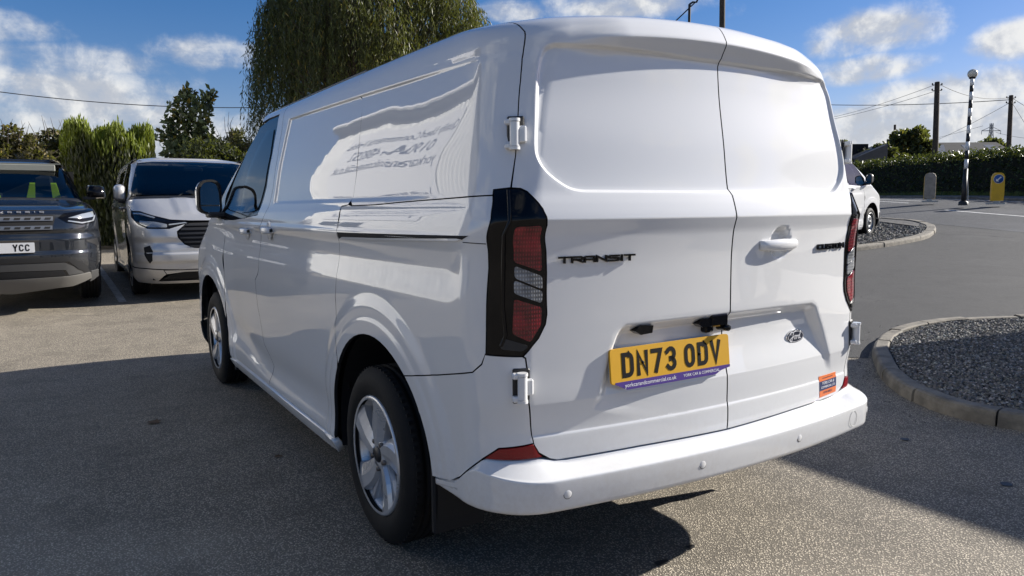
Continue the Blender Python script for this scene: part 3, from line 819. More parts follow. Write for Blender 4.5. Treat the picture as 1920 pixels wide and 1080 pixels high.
# main road: axis direction and offset across it
RD = np.array((.405, .914)); RN = np.array((.914, -.405))
def rp(off, along): return tuple(RN*off + RD*along)
drape('entrance_apron', [(3.75, 1.75), (2.9, 2.6), (2.3, 4.5), (2.6, 9), (5.5, 15), (10, 22), rp(14.1, 60), rp(14.1, -30), (12, -12), (8, -3), (6.4, 1.8), (5.3, 2.3), (4.4, 2.1)], M_yard2, .004, 1.5, kind='structure', label='smoother entrance tarmac between yard and road', cat='entrance')
drape('road', [rp(14.0, -80), rp(22.0, -80), rp(22.0, 120), rp(14.0, 120)], M_road, .008, 2.0, kind='structure', label='dark asphalt main road beyond the yard entrance', cat='road')
drape('far_pavement', [rp(22.15, -80), rp(23.6, -80), rp(23.6, 120), rp(22.15, 120)], M_pave, .10, 2.0, kind='structure', label='narrow pavement along the far side of the road', cat='pavement')
for k, (o0, o1, a0, a1) in enumerate(((17.45, 17.57, 17.0, 20.6), (17.50, 17.62, 13.9, 16.4), (16.85, 16.97, 10.5, 16.2), (18.6, 18.72, 24.0, 27.0), (19.7, 19.82, 24.5, 28.5), (17.3, 17.42, 6.0, 12.8), (21.55, 21.65, -40, 60))):
    drape('road_line', [rp(o0, a0), rp(o1, a0), rp(o1, a1), rp(o0, a1)], M_line, .012, .6, kind='structure')

def smooth_path(pts, n=8, closed=False):
    P = [np.array(p, float) for p in pts]; out = []; N = len(P)
    rng = range(N if closed else N-1)
    for i in rng:
        p0 = P[(i-1) % N] if closed or i > 0 else 2*P[0]-P[1]; p1 = P[i]; p2 = P[(i+1) % N]; p3 = P[(i+2) % N] if closed or i+2 < N else 2*P[-1]-P[-2]
        for k in range(n):
            t = k/n; out.append(.5*((2*p1)+(-p0+p2)*t+(2*p0-5*p1+4*p2-p3)*t*t+(-p0+3*p1-3*p2+p3)*t**3))
    if not closed: out.append(P[-1])
    return np.array(out)

def kerb_run(root, path, width, height, stone, m, side=1, gap=.008):
    """kerb stones laid along a path (the outer top edge), every stone its own piece"""
    path = np.asarray(path); seg = np.linalg.norm(np.diff(path, axis=0), axis=1); L = np.concatenate([[0], np.cumsum(seg)])
    f = lambda s: np.array([np.interp(s, L, path[:, 0]), np.interp(s, L, path[:, 1])])
    nst = max(1, int(round(L[-1]/stone)))
    for k in range(nst):
        s0 = L[-1]*k/nst+gap/2; s1 = L[-1]*(k+1)/nst-gap/2; ns = 5; prof = []
        jit = RNG.uniform(-.009, .009, 2); vs = []; fs = []
        for i in range(ns):
            s = s0+(s1-s0)*i/(ns-1); p = f(s); t = f(min(s+.02, L[-1]))-f(max(s-.02, 0)); t /= np.linalg.norm(t)+1e-9; nn = np.array((-t[1], t[0]))*side
            p = p + nn*jit[0]; z = zgf(*p)
            for (o, h) in ((-.012, -.10), (-.004, height-.035), (.004, height-.010), (.022, height), (width-.012, height), (width, height-.012), (width, -.10)):
                q = p+nn*o; vs.append((q[0], q[1], z+h+(jit[1] if h > 0 else 0)))
        m_ = 7
        for i in range(ns-1):
            for j in range(m_-1): q = (i*m_+j, (i+1)*m_+j, (i+1)*m_+j+1, i*m_+j+1); fs.append(q if side > 0 else q[::-1])
        fs.append(tuple(range(m_)) if side > 0 else tuple(range(m_-1, -1, -1))); e = (ns-1)*m_; fs.append(tuple(range(e+m_-1, e-1, -1)) if side > 0 else tuple(range(e, e+m_)))
        mb = MB(); mb.add(vs, fs); mb.build('kerb_stone', m, root)

M_gravel = bpy.data.materials.new('gravel_stone'); M_gravel.use_nodes = True
t = NT(M_gravel.node_tree); c = t.n('ShaderNodeAttribute', attribute_name='tint').outputs['Color']
t.n('ShaderNodeOutputMaterial', ins={'Surface': t.n('ShaderNodeBsdfPrincipled', ins={'Base Color': c, 'Roughness': .8}).outputs[0]})
def gravel(name, poly, n, size, lift, label):
    poly = np.array(poly); x0, y0 = poly.min(0); x1, y1 = poly.max(0); P = np.zeros((0, 2))
    while len(P) < n:
        q = RNG.uniform((x0, y0), (x1, y1), (n*2, 2)); P = np.concatenate([P, q[poly_sdf(poly, q[:, 0], q[:, 1]) < -.01]])
    P = P[:n]
    base = np.array([(1, 0, 0), (-1, 0, 0), (0, 1, 0), (0, -1, 0), (0, 0, .7), (0, 0, -.7)], float); F0 = np.array([(0, 2, 4), (2, 1, 4), (1, 3, 4), (3, 0, 4)])
    s = size*RNG.uniform(.6, 1.35, (n, 1, 1))*RNG.uniform(.6, 1.25, (n, 1, 3)); v = base[None]*s*RNG.uniform(.7, 1.25, (n, 6, 1))
    a = RNG.uniform(0, 6.28, n); b = RNG.normal(0, .5, n); ca, sa, cb, sb = np.cos(a), np.sin(a), np.cos(b), np.sin(b)
    x = v[..., 0]*ca[:, None]-v[..., 1]*sa[:, None]; y = v[..., 0]*sa[:, None]+v[..., 1]*ca[:, None]; z = v[..., 2]
    y2 = y*cb[:, None]-z*sb[:, None]; z2 = y*sb[:, None]+z*cb[:, None]
    V = np.stack([x+P[:, 0:1], y2+P[:, 1:2], z2+(zg(P[:, 0], P[:, 1])+lift+RNG.uniform(-.006, .012, n))[:, None]], -1).reshape(-1, 3)
    F = (F0[None]+6*np.arange(n)[:, None, None]).reshape(-1, 3)
    g = RNG.choice([.07, .11, .15, .21, .32], n, p=[.2, .3, .25, .17, .08])*RNG.uniform(.8, 1.2, n); w = RNG.uniform(.9, 1.08, (n, 2))
    col = np.repeat(np.stack([g*w[:, 0]*1.06, g, g*w[:, 1]*.92], -1), 6, 0)
    return tag(link_mesh(name, np_mesh(name, V, F, False, col), M_gravel), label=label, cat='gravel', kind='stuff')

# near bed on the right
K2 = smooth_path([(6.9, 1.45), (6.54, 1.77), (5.91, 2.09), (5.31, 2.2), (4.60, 2.11), (3.98, 1.84), (3.56, 1.56), (3.12, 1.23), (2.81, .90), (2.63, .58), (2.61, .32), (2.67, .10), (2.9, -.25), (3.4, -.6)], 6)
kb = empty('kerb', label='curved weathered concrete kerb round the near gravel bed', cat='kerb', kind='structure')
kerb_run(kb, K2, .118, .088, .60, M_kerb, 1, .014)
inner2 = [p for p in (K2 + 0)];
def offset_path(P, d):
    T_ = np.gradient(P, axis=0); T_ /= np.linalg.norm(T_, axis=1, keepdims=True); return P + np.stack([-T_[:, 1], T_[:, 0]], -1)*d
I2 = offset_path(K2, .118)
bed2 = [tuple(p) for p in I2] + [(5.0, -.4), (6.6, .6)]
drape('bed_soil', bed2, M_earth, .055, .3, kind='structure', label='dark soil under the gravel of the near bed', cat='bed')
gravel('gravel', bed2, 42000, .0135, .066, 'loose grey gravel filling the near kerbed bed')
def near_kerb(n):
    k = RNG.integers(2, len(K2)-2, n); nn = offset_path(K2, -1.0)-K2; return K2[k]+nn[k]*np.abs(RNG.normal(0, .22, n))[:, None]+RNG.normal(0, .05, (n, 2))
GP = near_kerb(420); GS = RNG.uniform(.004, .011, 420); gm_ = MB()
for (x, y), s_ in zip(GP, GS):
    z = zgf(x, y); q = RNG.uniform(.6, 1.3, 6)*s_
    gm_.add([(x+q[0], y, z+s_*.4), (x, y+q[1], z+s_*.4), (x-q[2], y, z+s_*.4), (x, y-q[3], z+s_*.4), (x, y, z+s_*1.1), (x, y, z)], [(0, 1, 4), (1, 2, 4), (2, 3, 4), (3, 0, 4), (1, 0, 5), (2, 1, 5), (3, 2, 5), (0, 3, 5)])
tag(gm_.build('grit', M_kerbd), label='loose grit strayed from the near gravel bed along its kerb', cat='grit', kind='stuff')
# far bed by the road
K1 = smooth_path([(9.0, 8.2), (10.6, 7.55), (12.24, 7.36), (13.89, 7.40), (15.54, 7.65), (17.1, 8.25), (18.55, 9.06), (19.5, 10.0), (19.9, 11.0), (20.6, 13.2), (22.5, 18)], 5)
kb1 = empty('kerb', label='pale kerb sweeping round the far gravel bed to the road', cat='kerb', kind='structure')
kerb_run(kb1, K1, .22, .10, .9, M_kerb, 1)
bed1 = [tuple(p) for p in offset_path(K1, .22)[:33]] + [(17.6, 8.95), (18.45, 10.5), (17.0, 13.5), (12, 13), (9, 10)]
drape('bed_soil', bed1, M_earth, .05, .8, kind='structure', label='dark soil under the gravel of the far bed', cat='bed')
gravel('gravel', bed1, 14000, .035, .075, 'dark grey gravel of the far bed beside the white van')
drape('footway', [(17.75, 8.95), (18.2, 9.05), (19.3, 10.1), (19.7, 11.0), (20.4, 13.2), (22.2, 18), (19.5, 19), (17.2, 13.6), (18.62, 10.5)], M_pave, .085, .5, kind='structure', label='tarmac footway behind the far kerb', cat='footway')
ed = MB()
for p, q in (((17.6, 8.92), (18.5, 10.5)), ((18.5, 10.5), (17.05, 13.5))):
    p = np.array(p); q = np.array(q); d = (q-p)/np.linalg.norm(q-p); nn = np.array((-d[1], d[0]))*.025
    c4 = [p-nn, q-nn, q+nn, p+nn]; ed.add([(c[0], c[1], zgf(*c)-.05) for c in c4] + [(c[0], c[1], zgf(*c)+.115) for c in c4], [(4, 5, 6, 7), (0, 1, 5, 4), (1, 2, 6, 5), (2, 3, 7, 6), (3, 0, 4, 7)])
tag(ed.build('bed_edging', M_kerbd), label='thin dark edging strip between far gravel and footway', cat='edging', kind='structure')
# kerbs of the road
rk = empty('kerb', label='low dark kerb along the far side of the road', cat='kerb', kind='structure')
kerb_run(rk, np.array([rp(22.0, a) for a in np.linspace(-6, 34, 40)]), .15, .11, .95, M_kerbd, -1)
# traffic island
isl = [rp(17.7, 9.2), rp(17.72, 12.0), rp(17.75, 15.0), rp(18.05, 17.0), rp(18.6, 17.7), rp(19.1, 17.4), rp(19.35, 16.0), rp(19.35, 9.2)]
ti = empty('traffic_island', label='kerbed traffic island in the middle of the road under the crossing beacon', cat='traffic island', kind='structure')
kerb_run(ti, smooth_path(isl[:6], 4), .14, .13, .9, M_kerbd, -1)
kerb_run(ti, smooth_path(isl[5:], 3), .14, .13, .9, M_kerbd, -1)
o = drape('island_surface', [tuple(p) for p in isl], M_pave, .115, .5); o.parent = ti
# grass verge
def grass(name, n, f, h, label):
    P = np.array([f(*RNG.uniform(0, 1, 2)) for _ in range(n)]); z = zg(P[:, 0], P[:, 1])+.02
    hh = h*RNG.uniform(.5, 1.3, n); a = RNG.uniform(0, 6.28, n); w = .012+.012*RNG.uniform(0, 1, n); l = RNG.normal(0, .35, (n, 2))*hh[:, None]
    b0 = np.stack([P[:, 0]-w*np.cos(a), P[:, 1]-w*np.sin(a), z], -1); b1 = np.stack([P[:, 0]+w*np.cos(a), P[:, 1]+w*np.sin(a), z], -1); tp = np.stack([P[:, 0]+l[:, 0], P[:, 1]+l[:, 1], z+hh], -1)
    V = np.stack([b0, b1, tp], 1).reshape(-1, 3); g = RNG.uniform(.7, 1.3, n)
    col = np.repeat(np.stack([.085*g, .11*g, .03*g], -1), 3, 0)
    return tag(link_mesh(name, np_mesh(name, V, np.arange(3*n).reshape(-1, 3), False, col), M_leaf), label=label, cat='grass', kind='stuff')
M_leaf = leaf_mat('leaf', .35)
drape('verge', [rp(23.6, -80), rp(25.2, -80), rp(25.2, 120), rp(23.6, 120)], M_earth, .09, 2.0, kind='structure', label='narrow earth verge under the far hedge', cat='verge')
grass('grass', 16000, lambda a, b: rp(23.6+1.2*a, -8+46*b), .22, 'rough grass strip along the foot of the far hedge')
# bay lines, sealed joints, leaf
drape('bay_line', [(-1.30, 8.75), (-1.21, 8.75), (-1.27, 13.6), (-1.36, 13.6)], M_worn, .005, .5, kind='structure', label='worn white parking bay line between the two parked vehicles', cat='bay line')
def leaf_shape(name, x, y, s, m, rot, lab):
    pts = [(0, -.5), (.16, -.25), (.42, -.22), (.28, 0), (.5, .2), (.22, .2), (.0, .55), (-.22, .22), (-.48, .22), (-.28, 0), (-.40, -.22), (-.15, -.25)]
    vs = [(0, 0, .018)] + [(p[0]*math.cos(rot)-p[1]*math.sin(rot), p[0]*math.sin(rot)+p[1]*math.cos(rot), .008+.10*abs(p[0])*(1+.5*p[1])) for p in pts]
    mb = MB(); mb.add([(x+v[0]*s, y+v[1]*s, v[2]*s*2+.004) for v in vs], [(0, i+1, (i+1) % 12+1) for i in range(12)]); return tag(mb.build(name, m), label=lab, cat='leaf')
M_dry = mat('dry_leaf', (.10, .055, .022), .8)
leaf_shape('fallen_leaf', -1.51, 3.09, .10, M_dry, .6, 'dry brown fallen leaf alone on the shaded tarmac left of the van')
leaf_shape('fallen_leaf', -1.03, 2.05, .05, M_dry, 1.9, 'small dark fallen leaf on the shaded tarmac by the side sill')
gz = MB()
for (x, y, s) in ((-.16, .12, .035), (.02, .15, .025), (-.55, .05, .02), (1.95, .42, .03), (1.7, -.2, .035)):
    pts = [(s*RNG.uniform(.6, 1.2)*math.cos(a), s*RNG.uniform(.4, .9)*math.sin(a)) for a in np.linspace(0, 6.28, 9)[:-1]]
    gz.add([(x+p[0], y+p[1], .0045) for p in pts], [tuple(range(8))])
tag(gz.build('tarmac_stain', M_seal), kind='structure', label='small dark oil spots on the tarmac behind the van', cat='stain')

# ------------------------------------------------------------------ workshop on the left, whose sunlit wall mirrors in the van side
M_clad = mat('white_cladding', (.66, .66, .64), .45, spec=.5, var=.06, var_scale=1.2)
M_roofg = mat('grey_roof_sheet', (.06, .06, .062), .6, var=.2, var_scale=2)
M_sign = mat('sign_white', (.72, .72, .72), .4)
wk = empty('workshop', label='white clad workshop with a long sales sign, mirrored in the side of the white van', cat='workshop')
WX = -7.4; WY0, WY1, WH = 9.0, 24.0, 7.5
mb = MB(); y = WY0; zs = (.0, WH); k = 0; prof = []
while y < WY1:
    for dy, dx in ((0, 0), (.16, 0), (.20, -.035), (.27, -.035), (.31, 0)): prof.append((y+dy, WX+dx))
    y += .333
vs = []; fs = []
for (yy, x) in prof: vs += [(x, yy, -.1), (x, yy, WH)]
for i in range(len(prof)-1): fs.append((2*i, 2*i+2, 2*i+3, 2*i+1))
mb.add(vs, fs); mb.build('wall_cladding', M_clad, wk)
mb = MB(); mb.box(WX-8, WX-.06, WY0, WY1, -.1, WH-.02); mb.build('wall', M_clad, wk)
mb = MB(); mb.prism([(WX-8.2, WH+.02), (WX+.35, WH+.02), (WX+.35, WH+.26), (WX-4, WH+1.1), (WX-8.2, WH+.26)], WY0-.3, WY1+.3); mb.build('roof', M_roofg, wk)
mb = MB(); mb.box(WX+.36, WX+.50, WY0-.3, WY1+.3, WH+.06, WH+.22, None, .03); mb.build('gutter', M_sign, wk)
sg = empty('sign_board'); sg.parent = wk
mb = MB(); mb.box(WX+.02, WX+.08, 13.4, 21.4, 4.2, 7.05, None, .01); mb.build('sign_panel', M_sign, sg)
M_sgink = mat('sign_dark_blue', (.03, .035, .07), .5)
SGM = Matrix(((0, -1, 0, WX+.085), (1, 0, 0, 17.4), (0, 0, 1, 0), (0, 0, 0, 1)))
for txt, z, s in (('Quality Used Commercial Vehicles', 6.45, .56), ('01904 488252', 5.60, .95), ('yorkcarandcommercial.co.uk', 4.75, .62)):
    me = text_mesh(txt, s, .01); me.transform(SGM @ Matrix.Translation((0, 0, z))); link_mesh('sign_lettering', me, M_sgink, sg)
for y0 in (16.3, 18.6):
    w = empty('window'); w.parent = wk
    mb = MB(); mb.box(WX+.005, WX+.05, y0, y0+2.1, 2.3, 3.8); mb.build('window_frame', M_sign, w); mb = MB(); mb.box(WX+.03, WX+.06, y0+.08, y0+2.02, 2.38, 3.72); mb.build('pane', M_gloss, w)

# ------------------------------------------------------------------ the panel van
SEAM_A = [(.866, 1.816), (.869, 1.730), (.861, 1.665), (.856, 1.561), (.852, 1.443), (.857, 1.346)]
LAMP = [(.907, 1.342), (.863, 1.346), (.830, 1.344), (.811, 1.335), (.757, 1.285), (.742, 1.263), (.732, 1.237), (.719, 1.10), (.714, .975), (.719, .945), (.741, .905), (.773, .871), (.793, .853), (.903, .857), (.90, .904), (.893, 1.114), (.903, 1.258)]
SEAM_B = [(.784, .847), (.778, .802), (.783, .731), (.777, .689), (.766, .583), (.75, .553), (.715, .529), (.689, .521), (.389, .520), (0, .512)]
SLIDE_R = [(1.33, 1.895), (1.28, 1.80), (1.215, 1.71), (1.165, 1.55), (1.143, 1.44), (1.139, 1.321), (1.150, 1.306), (1.226, 1.300), (1.209, 1.217), (1.213, 1.172), (1.256, .912), (1.247, .73), (1.213, .62)]
SLIDE_F = [(2.47, 1.895), (2.46, 1.83), (2.42, 1.70), (2.392, 1.559), (2.38, 1.42), (2.40, 1.30), (2.50, 1.18), (2.555, 1.10), (2.571, .954), (2.60, .92), (2.672, .878), (2.645, .72), (2.60, .60), (2.584, .512), (2.50, .455), (2.43, .404), (2.47, .34), (2.50, .285)]
Y0, Y1 = VAN_AX; SILL_Z = .285
DOOR_F = [(3.37, .285), (3.36, .45), (3.44, .70), (3.52, .86), (3.53, 1.00), (3.50, 1.12), (3.44, 1.215)]
CABTRIM = [(2.575, 1.822), (2.535, 1.60), (2.53, 1.42), (2.60, 1.262), (2.90, 1.242), (3.20, 1.226), (3.42, 1.222), (3.60, 1.240), (3.56, 1.33), (3.43, 1.48), (3.22, 1.67), (3.00, 1.795), (2.80, 1.822)]
CABGLASS = [(2.615, 1.75), (2.572, 1.60), (2.575, 1.43), (2.64, 1.29), (2.75, 1.278), (3.05, 1.268), (3.11, 1.30), (3.12, 1.40), (3.06, 1.54), (2.94, 1.66), (2.78, 1.755)]

def ru(pts): return [(VAN.y2u(y, z), z) for y, z in pts]

def hinge(parent, u, z, side, h=.086):
    M = frame_on(VAN, u*side, z, 'r', 0.0, True)
    hg = empty('door_hinge'); hg.parent = parent
    q = MB(); q.box(-.026, .026, -.003, .006, -h*.62, h*.62, M, .006); q.build('hinge_pocket', M_black, hg)
    a = MB(); s = -side
    a.tube([M @ Vector((0, -.022, -h*.40)), M @ Vector((0, -.022, h*.40))], .0145, 14)
    a.tube([M @ Vector((0, -.022, -h*.52)), M @ Vector((0, -.022, -h*.42))], .0165, 14)
    a.tube([M @ Vector((0, -.022, h*.42)), M @ Vector((0, -.022, h*.52))], .0165, 14)
    a.build('hinge_barrel', M_white_ref[0], hg)
    b = MB()
    b.box(-.030, .004, -.028, -.004, h*.30, h*.50, M, .004); b.box(-.030, .004, -.028, -.004, -h*.50, -h*.30, M, .004)
    b.box(0, .034, -.020, -.004, -h*.28, h*.28, M, .004)
    b.build('hinge_leaf', M_white_ref[0], hg)
    return hg
M_white_ref = [M_white]

def door_handle(parent, M, pm, name='door_handle', w=.19):
    a = MB()
    # grip bowed outwards, ends landing on the sheet
    n = 14; vs = []; fs = []
    for i in range(n+1):
        t = i/n; x = (t-.5)*w; bow = .014 + .020*math.sin(math.pi*t)**.6; hh = .0215*(.75+.25*math.sin(math.pi*t)); th = .011
        for k in range(10):
            an = 2*math.pi*k/10; vs.append((x, -bow + th*math.sin(an), hh*math.cos(an)))
    for i in range(n):
        for k in range(10):
            A, B = i*10+k, i*10+(k+1) % 10; fs.append((A, A+10, B+10, B))
    fs += [tuple(range(10)), tuple(range(n*10+9, n*10-1, -1))]
    a.add([tuple(M @ Vector(v)) for v in vs], fs, True)
    a.box(-w*.5, -w*.5+.026, -.022, .008, -.014, .014, M, .006); a.box(w*.5-.034, w*.5, -.026, .008, -.014, .014, M, .006)
    return a.build(name, pm, parent)

def mirror_unit(parent, side, pm, M=None):
    """door mirror: shell, black bezel, split glass"""
    m = empty('door_mirror'); m.parent = parent
    cx, cy, cz = -1.115*side*-1 if False else -side*1.034, 3.60, 1.372
    w, h = .152, .25
    out = round_poly([(-w/2, -h/2+.02), (w/2, -h/2), (w/2, h/2-.03), (w/2-.05, h/2), (-w/2+.03, h/2-.01), (-w/2, h/2-.06)], .05, 4)
    X = [(p[0]*side*-1*-1, p[1]) for p in out]
    R = Matrix.Translation((cx, cy, cz)) @ Matrix.Rotation(math.radians(7*side), 4, 'Z')
    a = MB()
    X = [(q[0]*(1 if side > 0 else -1), q[1]) for q in out]
    a.prism([(p[0]*.95, p[1]*.95) for p in X], .036, .075, R, False); a.prism([(p[0]*.95, p[1]*.95) for p in X], .075, .125, R, True, .72)
    a.build('mirror_cap', pm, m)
    b = MB(); inner = [(p[0]*.84, p[1]*.88) for p in X]
    n = len(X); vs = [(p[0], .034, p[1]) for p in X] + [(p[0], -.012, p[1]) for p in X] + [(p[0], -.012, p[1]) for p in inner] + [(p[0], .004, p[1]) for p in inner]
    fs = []
    for k in range(3):
        for i in range(n):
            j = (i+1) % n; f = (k*n+i, k*n+j, (k+1)*n+j, (k+1)*n+i); fs.append(f if side > 0 else f[::-1])
    b.add([tuple(R @ Vector(v)) for v in vs], fs)
    b.build('mirror_bezel', M_under, m)
    def cut(z0, z1):
        pts = [p for p in inner]; o = []
        for i in range(len(pts)):
            p, q = pts[i], pts[(i+1) % len(pts)]
            if z0 <= p[1] <= z1: o.append(p)
            for zz in sorted((z0, z1), key=lambda t: t if q[1] > p[1] else -t):
                if (p[1]-zz)*(q[1]-zz) < 0: t = (zz-p[1])/(q[1]-p[1]); o.append((p[0]+(q[0]-p[0])*t, zz))
        return o
    for (z0, z1) in ((-h*.20, h), (-h, -h*.235)):
        g = MB(); g.prism(cut(z0, z1), .003, -.004, R @ Matrix.Rotation(math.radians(-4), 4, 'X')); g.build('mirror_glass', M_mirror, m)
    c = MB(); c.box(min(-side*.90, -side*1.06), max(-side*.90, -side*1.06), 3.52, 3.66, 1.235, 1.275, None, .012)
    c.build('mirror_arm', M_black, m)
    return m

def build_van(pm, style='new', wheel='alloy', name='panel_van', rear=True):
    """whole van in its own frame; pm = paint"""
    M_white_ref[0] = pm
    van = empty(name)
    B = VAN
    sides = (1, -1)
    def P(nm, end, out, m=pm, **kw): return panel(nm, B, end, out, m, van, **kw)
    fine = .0125 if style == 'new' and rear else .03
    lampedge = [(.857, 1.346), (.830, 1.344)] + LAMP[3:13]
    # ---- rear doors
    top = [(0, 1.915), (.30, 1.915), (.60, 1.913), (.80, 1.911), (.900, 1.911), (.893, 1.885), (.883, 1.860), (.874, 1.836)]
    ldoor = top + SEAM_A[:-1] + lampedge + SEAM_B
    feat = []
    if rear:
        xs_ = np.linspace(-.70, .70, 150)
        kt = 1/(1-float(B.taper(.04)))
        def xu(pts):
            pts = [(x*kt, z) for x, z in pts]                                             # x on the face -> u
            return [(-x*B.Br[0]/max(float(B.W(z)-B.RR(z)), .2) if abs(x) < float(B.W(z)-B.RR(z)) else -math.copysign(B.Br[0]+B.Br[1]*math.asin(min(1, (abs(x)-float(B.W(z)-B.RR(z)))/float(B.RR(z))))*2/math.pi, x), z) for x, z in pts]
        for o in (-.0075, -.0035, 0, .0035, .0075): feat.append(xu(densify(inset_poly(WINP, o), .010)))
        for o in (-.012, .0, .010, .020, .030): feat.append(xu(densify(inset_poly(RECP, o), .010)))
        for z0 in (.597, .6005, .604, .6075, .612, .690, .6955, .7005, .7055, .711, 1.240, 1.2465, 1.2505, 1.2545, 1.2585, 1.263, 1.270): feat.append([(u, z0) for u in np.linspace(-.76, .76, 160)])
        for z0 in (1.778, 1.783, 1.787, 1.791, 1.796, 1.804, 1.812, 1.819, 1.824, 1.827, 1.830, 1.833, 1.837, 1.844, 1.853, 1.862): feat.append([(u, z0-.052*(min(abs(u), .8)*.66/.75)**2) for u in xs_])
    for s in sides:
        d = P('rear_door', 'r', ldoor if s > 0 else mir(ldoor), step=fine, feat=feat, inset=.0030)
        for z in (1.502, .765): hinge(van, .856 if z > 1 else .800, z, s)
    # ---- tail lamps
    for s in sides:
        o = LAMP if s > 0 else mir(LAMP)
        lm = panel('tail_lamp', B, 'r', o, M_gloss, van, step=.02, inset=.003, off=.004, skirt=.02)
        f = (lambda q: q) if s > 0 else mir
        lens = ((M_red, [(.826, 1.235), (.748, 1.238), (.737, 1.103), (.823, 1.133)], 'red_lens'), (M_clear, [(.82, 1.122), (.734, 1.089), (.730, 1.050), (.818, 1.086)], 'reversing_lens'),
                (M_clear, [(.819, 1.080), (.730, 1.044), (.732, 1.009), (.818, 1.041)], 'indicator_lens'), (M_red, [(.817, 1.025), (.732, .997), (.735, .945), (.769, .895), (.823, .922), (.820, .974)], 'red_lens'),
                (M_black, [(.848, .909), (.774, .886), (.793, .869), (.859, .877)], 'lower_lens'))
        for m, q, nm in lens: panel(nm, B, 'r', f(round_poly(q, .010, 3)), m, lm, step=.02, inset=.0, off=.0075, skirt=.006)
        rg = MB(); ps = [(.862, 1.338), (.848, 1.252), (.852, 1.211), (.849, 1.005), (.842, .919), (.856, .886)]
        pts = [B.S(np.array([a*s]), np.array([b]), 'r', .006)[0] for a, b in ps]; rg.tube(pts, .006, 8); rg.build('lamp_ridge', M_gloss, lm)
    # ---- quarter: upper sheet, lower sheet, corner
    up = [(.872, 1.836), (.864, 1.816)] + [(a-.002, b) for a, b in SEAM_A[1:-1]] + [(.857, 1.347), (.906, 1.342), (.907, 1.326), (1.072, 1.321), (1.405, 1.313), (1.679, 1.304), (1.905, 1.302)] + ru(SLIDE_R[5:0:-1]) + [(B.y2u(1.34, 1.90), 1.90), (B.y2u(1.34, 1.9)-.03, 1.926), (.898, 1.926), (.898, 1.911), (.891, 1.885), (.881, 1.860)]
    a_in = (Y0+.354, .648); a_out = (.582, .703)
    arch_q = arc_pts(Y0, HUB_Z, VAN_ARCH, (1.213, .62), (.582, .703))
    low = [(.907, 1.326), (1.072, 1.321), (1.405, 1.313), (1.679, 1.304), (1.905, 1.302)] + ru(SLIDE_R[6:12]) + ru(arch_q) + [(1.157, .754), (.95, .799), (.917, .827), (.902, .862), (.90, .904), (.893, 1.114), (.903, 1.258)]
    arch_c = arc_pts(Y0, HUB_Z, VAN_ARCH, (.582, .703), (.400, .402))
    cor = ru(arch_c) + [(1.07, .423), (1.027, .448), (.923, .536), (.874, .572), (.765, .585), (.777, .689), (.783, .731), (.778, .802), (.784, .847), (.793, .853), (.903, .857), (.905, .862), (.917, .827), (.95, .799), (1.157, .754)]
    zgl = lambda y: 1.745 + .014*(y-.3)
    ledge = [[(y, zgl(y)+o) for y in np.linspace(.15, 2.40, 220)] for o in (-.007, -.0036, -.0012, .0012, .0036, .007)] + [[(y, z) for z in np.linspace(1.32, 1.77, 46)] for y in (2.294, 2.301, 2.308, 2.316, 2.324, 2.331)] + [[(y, z) for y in np.linspace(.15, 2.40, 220)] for z in (1.313, 1.320, 1.328, 1.337)]
    rings = [[(Y0+r*math.cos(a), HUB_Z+r*math.sin(a)) for a in np.linspace(-.1, math.pi+.1, int(r*280))] for r in (.505, .515, .523, .531, .539, .547, .567, .575, .583, .591, .599, .607, .615, .623, .632)]
    ring_r = [ru(l) for l in rings] if rear else []
    ledge_s = (ledge + rings) if rear else []; ledge_r = [ru(l) for l in ledge] if rear else []
    for s in sides:
        f = (lambda q: q) if s > 0 else mir
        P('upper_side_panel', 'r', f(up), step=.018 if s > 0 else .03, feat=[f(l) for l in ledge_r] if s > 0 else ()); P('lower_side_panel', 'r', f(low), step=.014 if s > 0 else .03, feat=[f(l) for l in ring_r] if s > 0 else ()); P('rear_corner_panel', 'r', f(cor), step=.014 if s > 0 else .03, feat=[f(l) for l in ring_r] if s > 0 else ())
        rf = [(.923, .535), (.874, .571), (.765, .584), (.750, .553), (.735, .540), (.836, .537)]
        panel('rear_reflector', B, 'r', f(rf), M_reddeep, van, step=.02, inset=.002, off=.003, skirt=.012)
    # ---- sliding door / matching side panel
    arch_s = arc_pts(Y0, HUB_Z, VAN_ARCH, (1.332, .30), (1.213, .655), 8)
    sl = SLIDE_F + [(1.3325, SILL_Z)] + arch_s[:-1] + [(1.235, .66)] + SLIDE_R[11:5:-1] + [(1.150, 1.312)] + SLIDE_R[5::-1]
    arch_f = arc_pts(Y1, HUB_Z, VAN_ARCH, (3.50, .30), (3.52, .50), 5)
    cab = [(2.47, 1.895)] + SLIDE_F[1:] + [(3.497, SILL_Z)] + [p for p in arch_f if p[1] < .60] + [(3.515, .55), (3.53, .68), (3.535, .86), (3.535, 1.00), (3.50, 1.12), (3.47, 1.222)] + [(3.20, 1.224), (2.90, 1.240), (2.595, 1.258), (2.522, 1.42), (2.525, 1.60), (2.565, 1.828), (2.80, 1.83), (2.95, 1.82), (2.98, 1.86), (2.90, 1.895)]
    for s in sides:
        f = (lambda q: q) if s > 0 else mir
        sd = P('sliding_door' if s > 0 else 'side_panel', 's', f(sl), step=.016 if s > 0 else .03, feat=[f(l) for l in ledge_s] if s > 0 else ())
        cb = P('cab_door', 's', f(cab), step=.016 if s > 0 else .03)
        for y, z, w, dr in (((2.30, 1.178, .17, sd), (2.86, 1.160, .17, cb)) if s > 0 else ((2.86, 1.160, .17, cb),)):
            M = frame_on(B, y*s, z, 's', .0, True); q = MB(); q.lathe([(.001, .052), (-.002, .050), (-.004, .040), (-.002, 0)], 20, 'y'); q.v = [tuple(M @ Vector(v)) for v in q.v]
            door_handle(dr, M, pm, w=w); q.build('handle_cup', pm, dr)
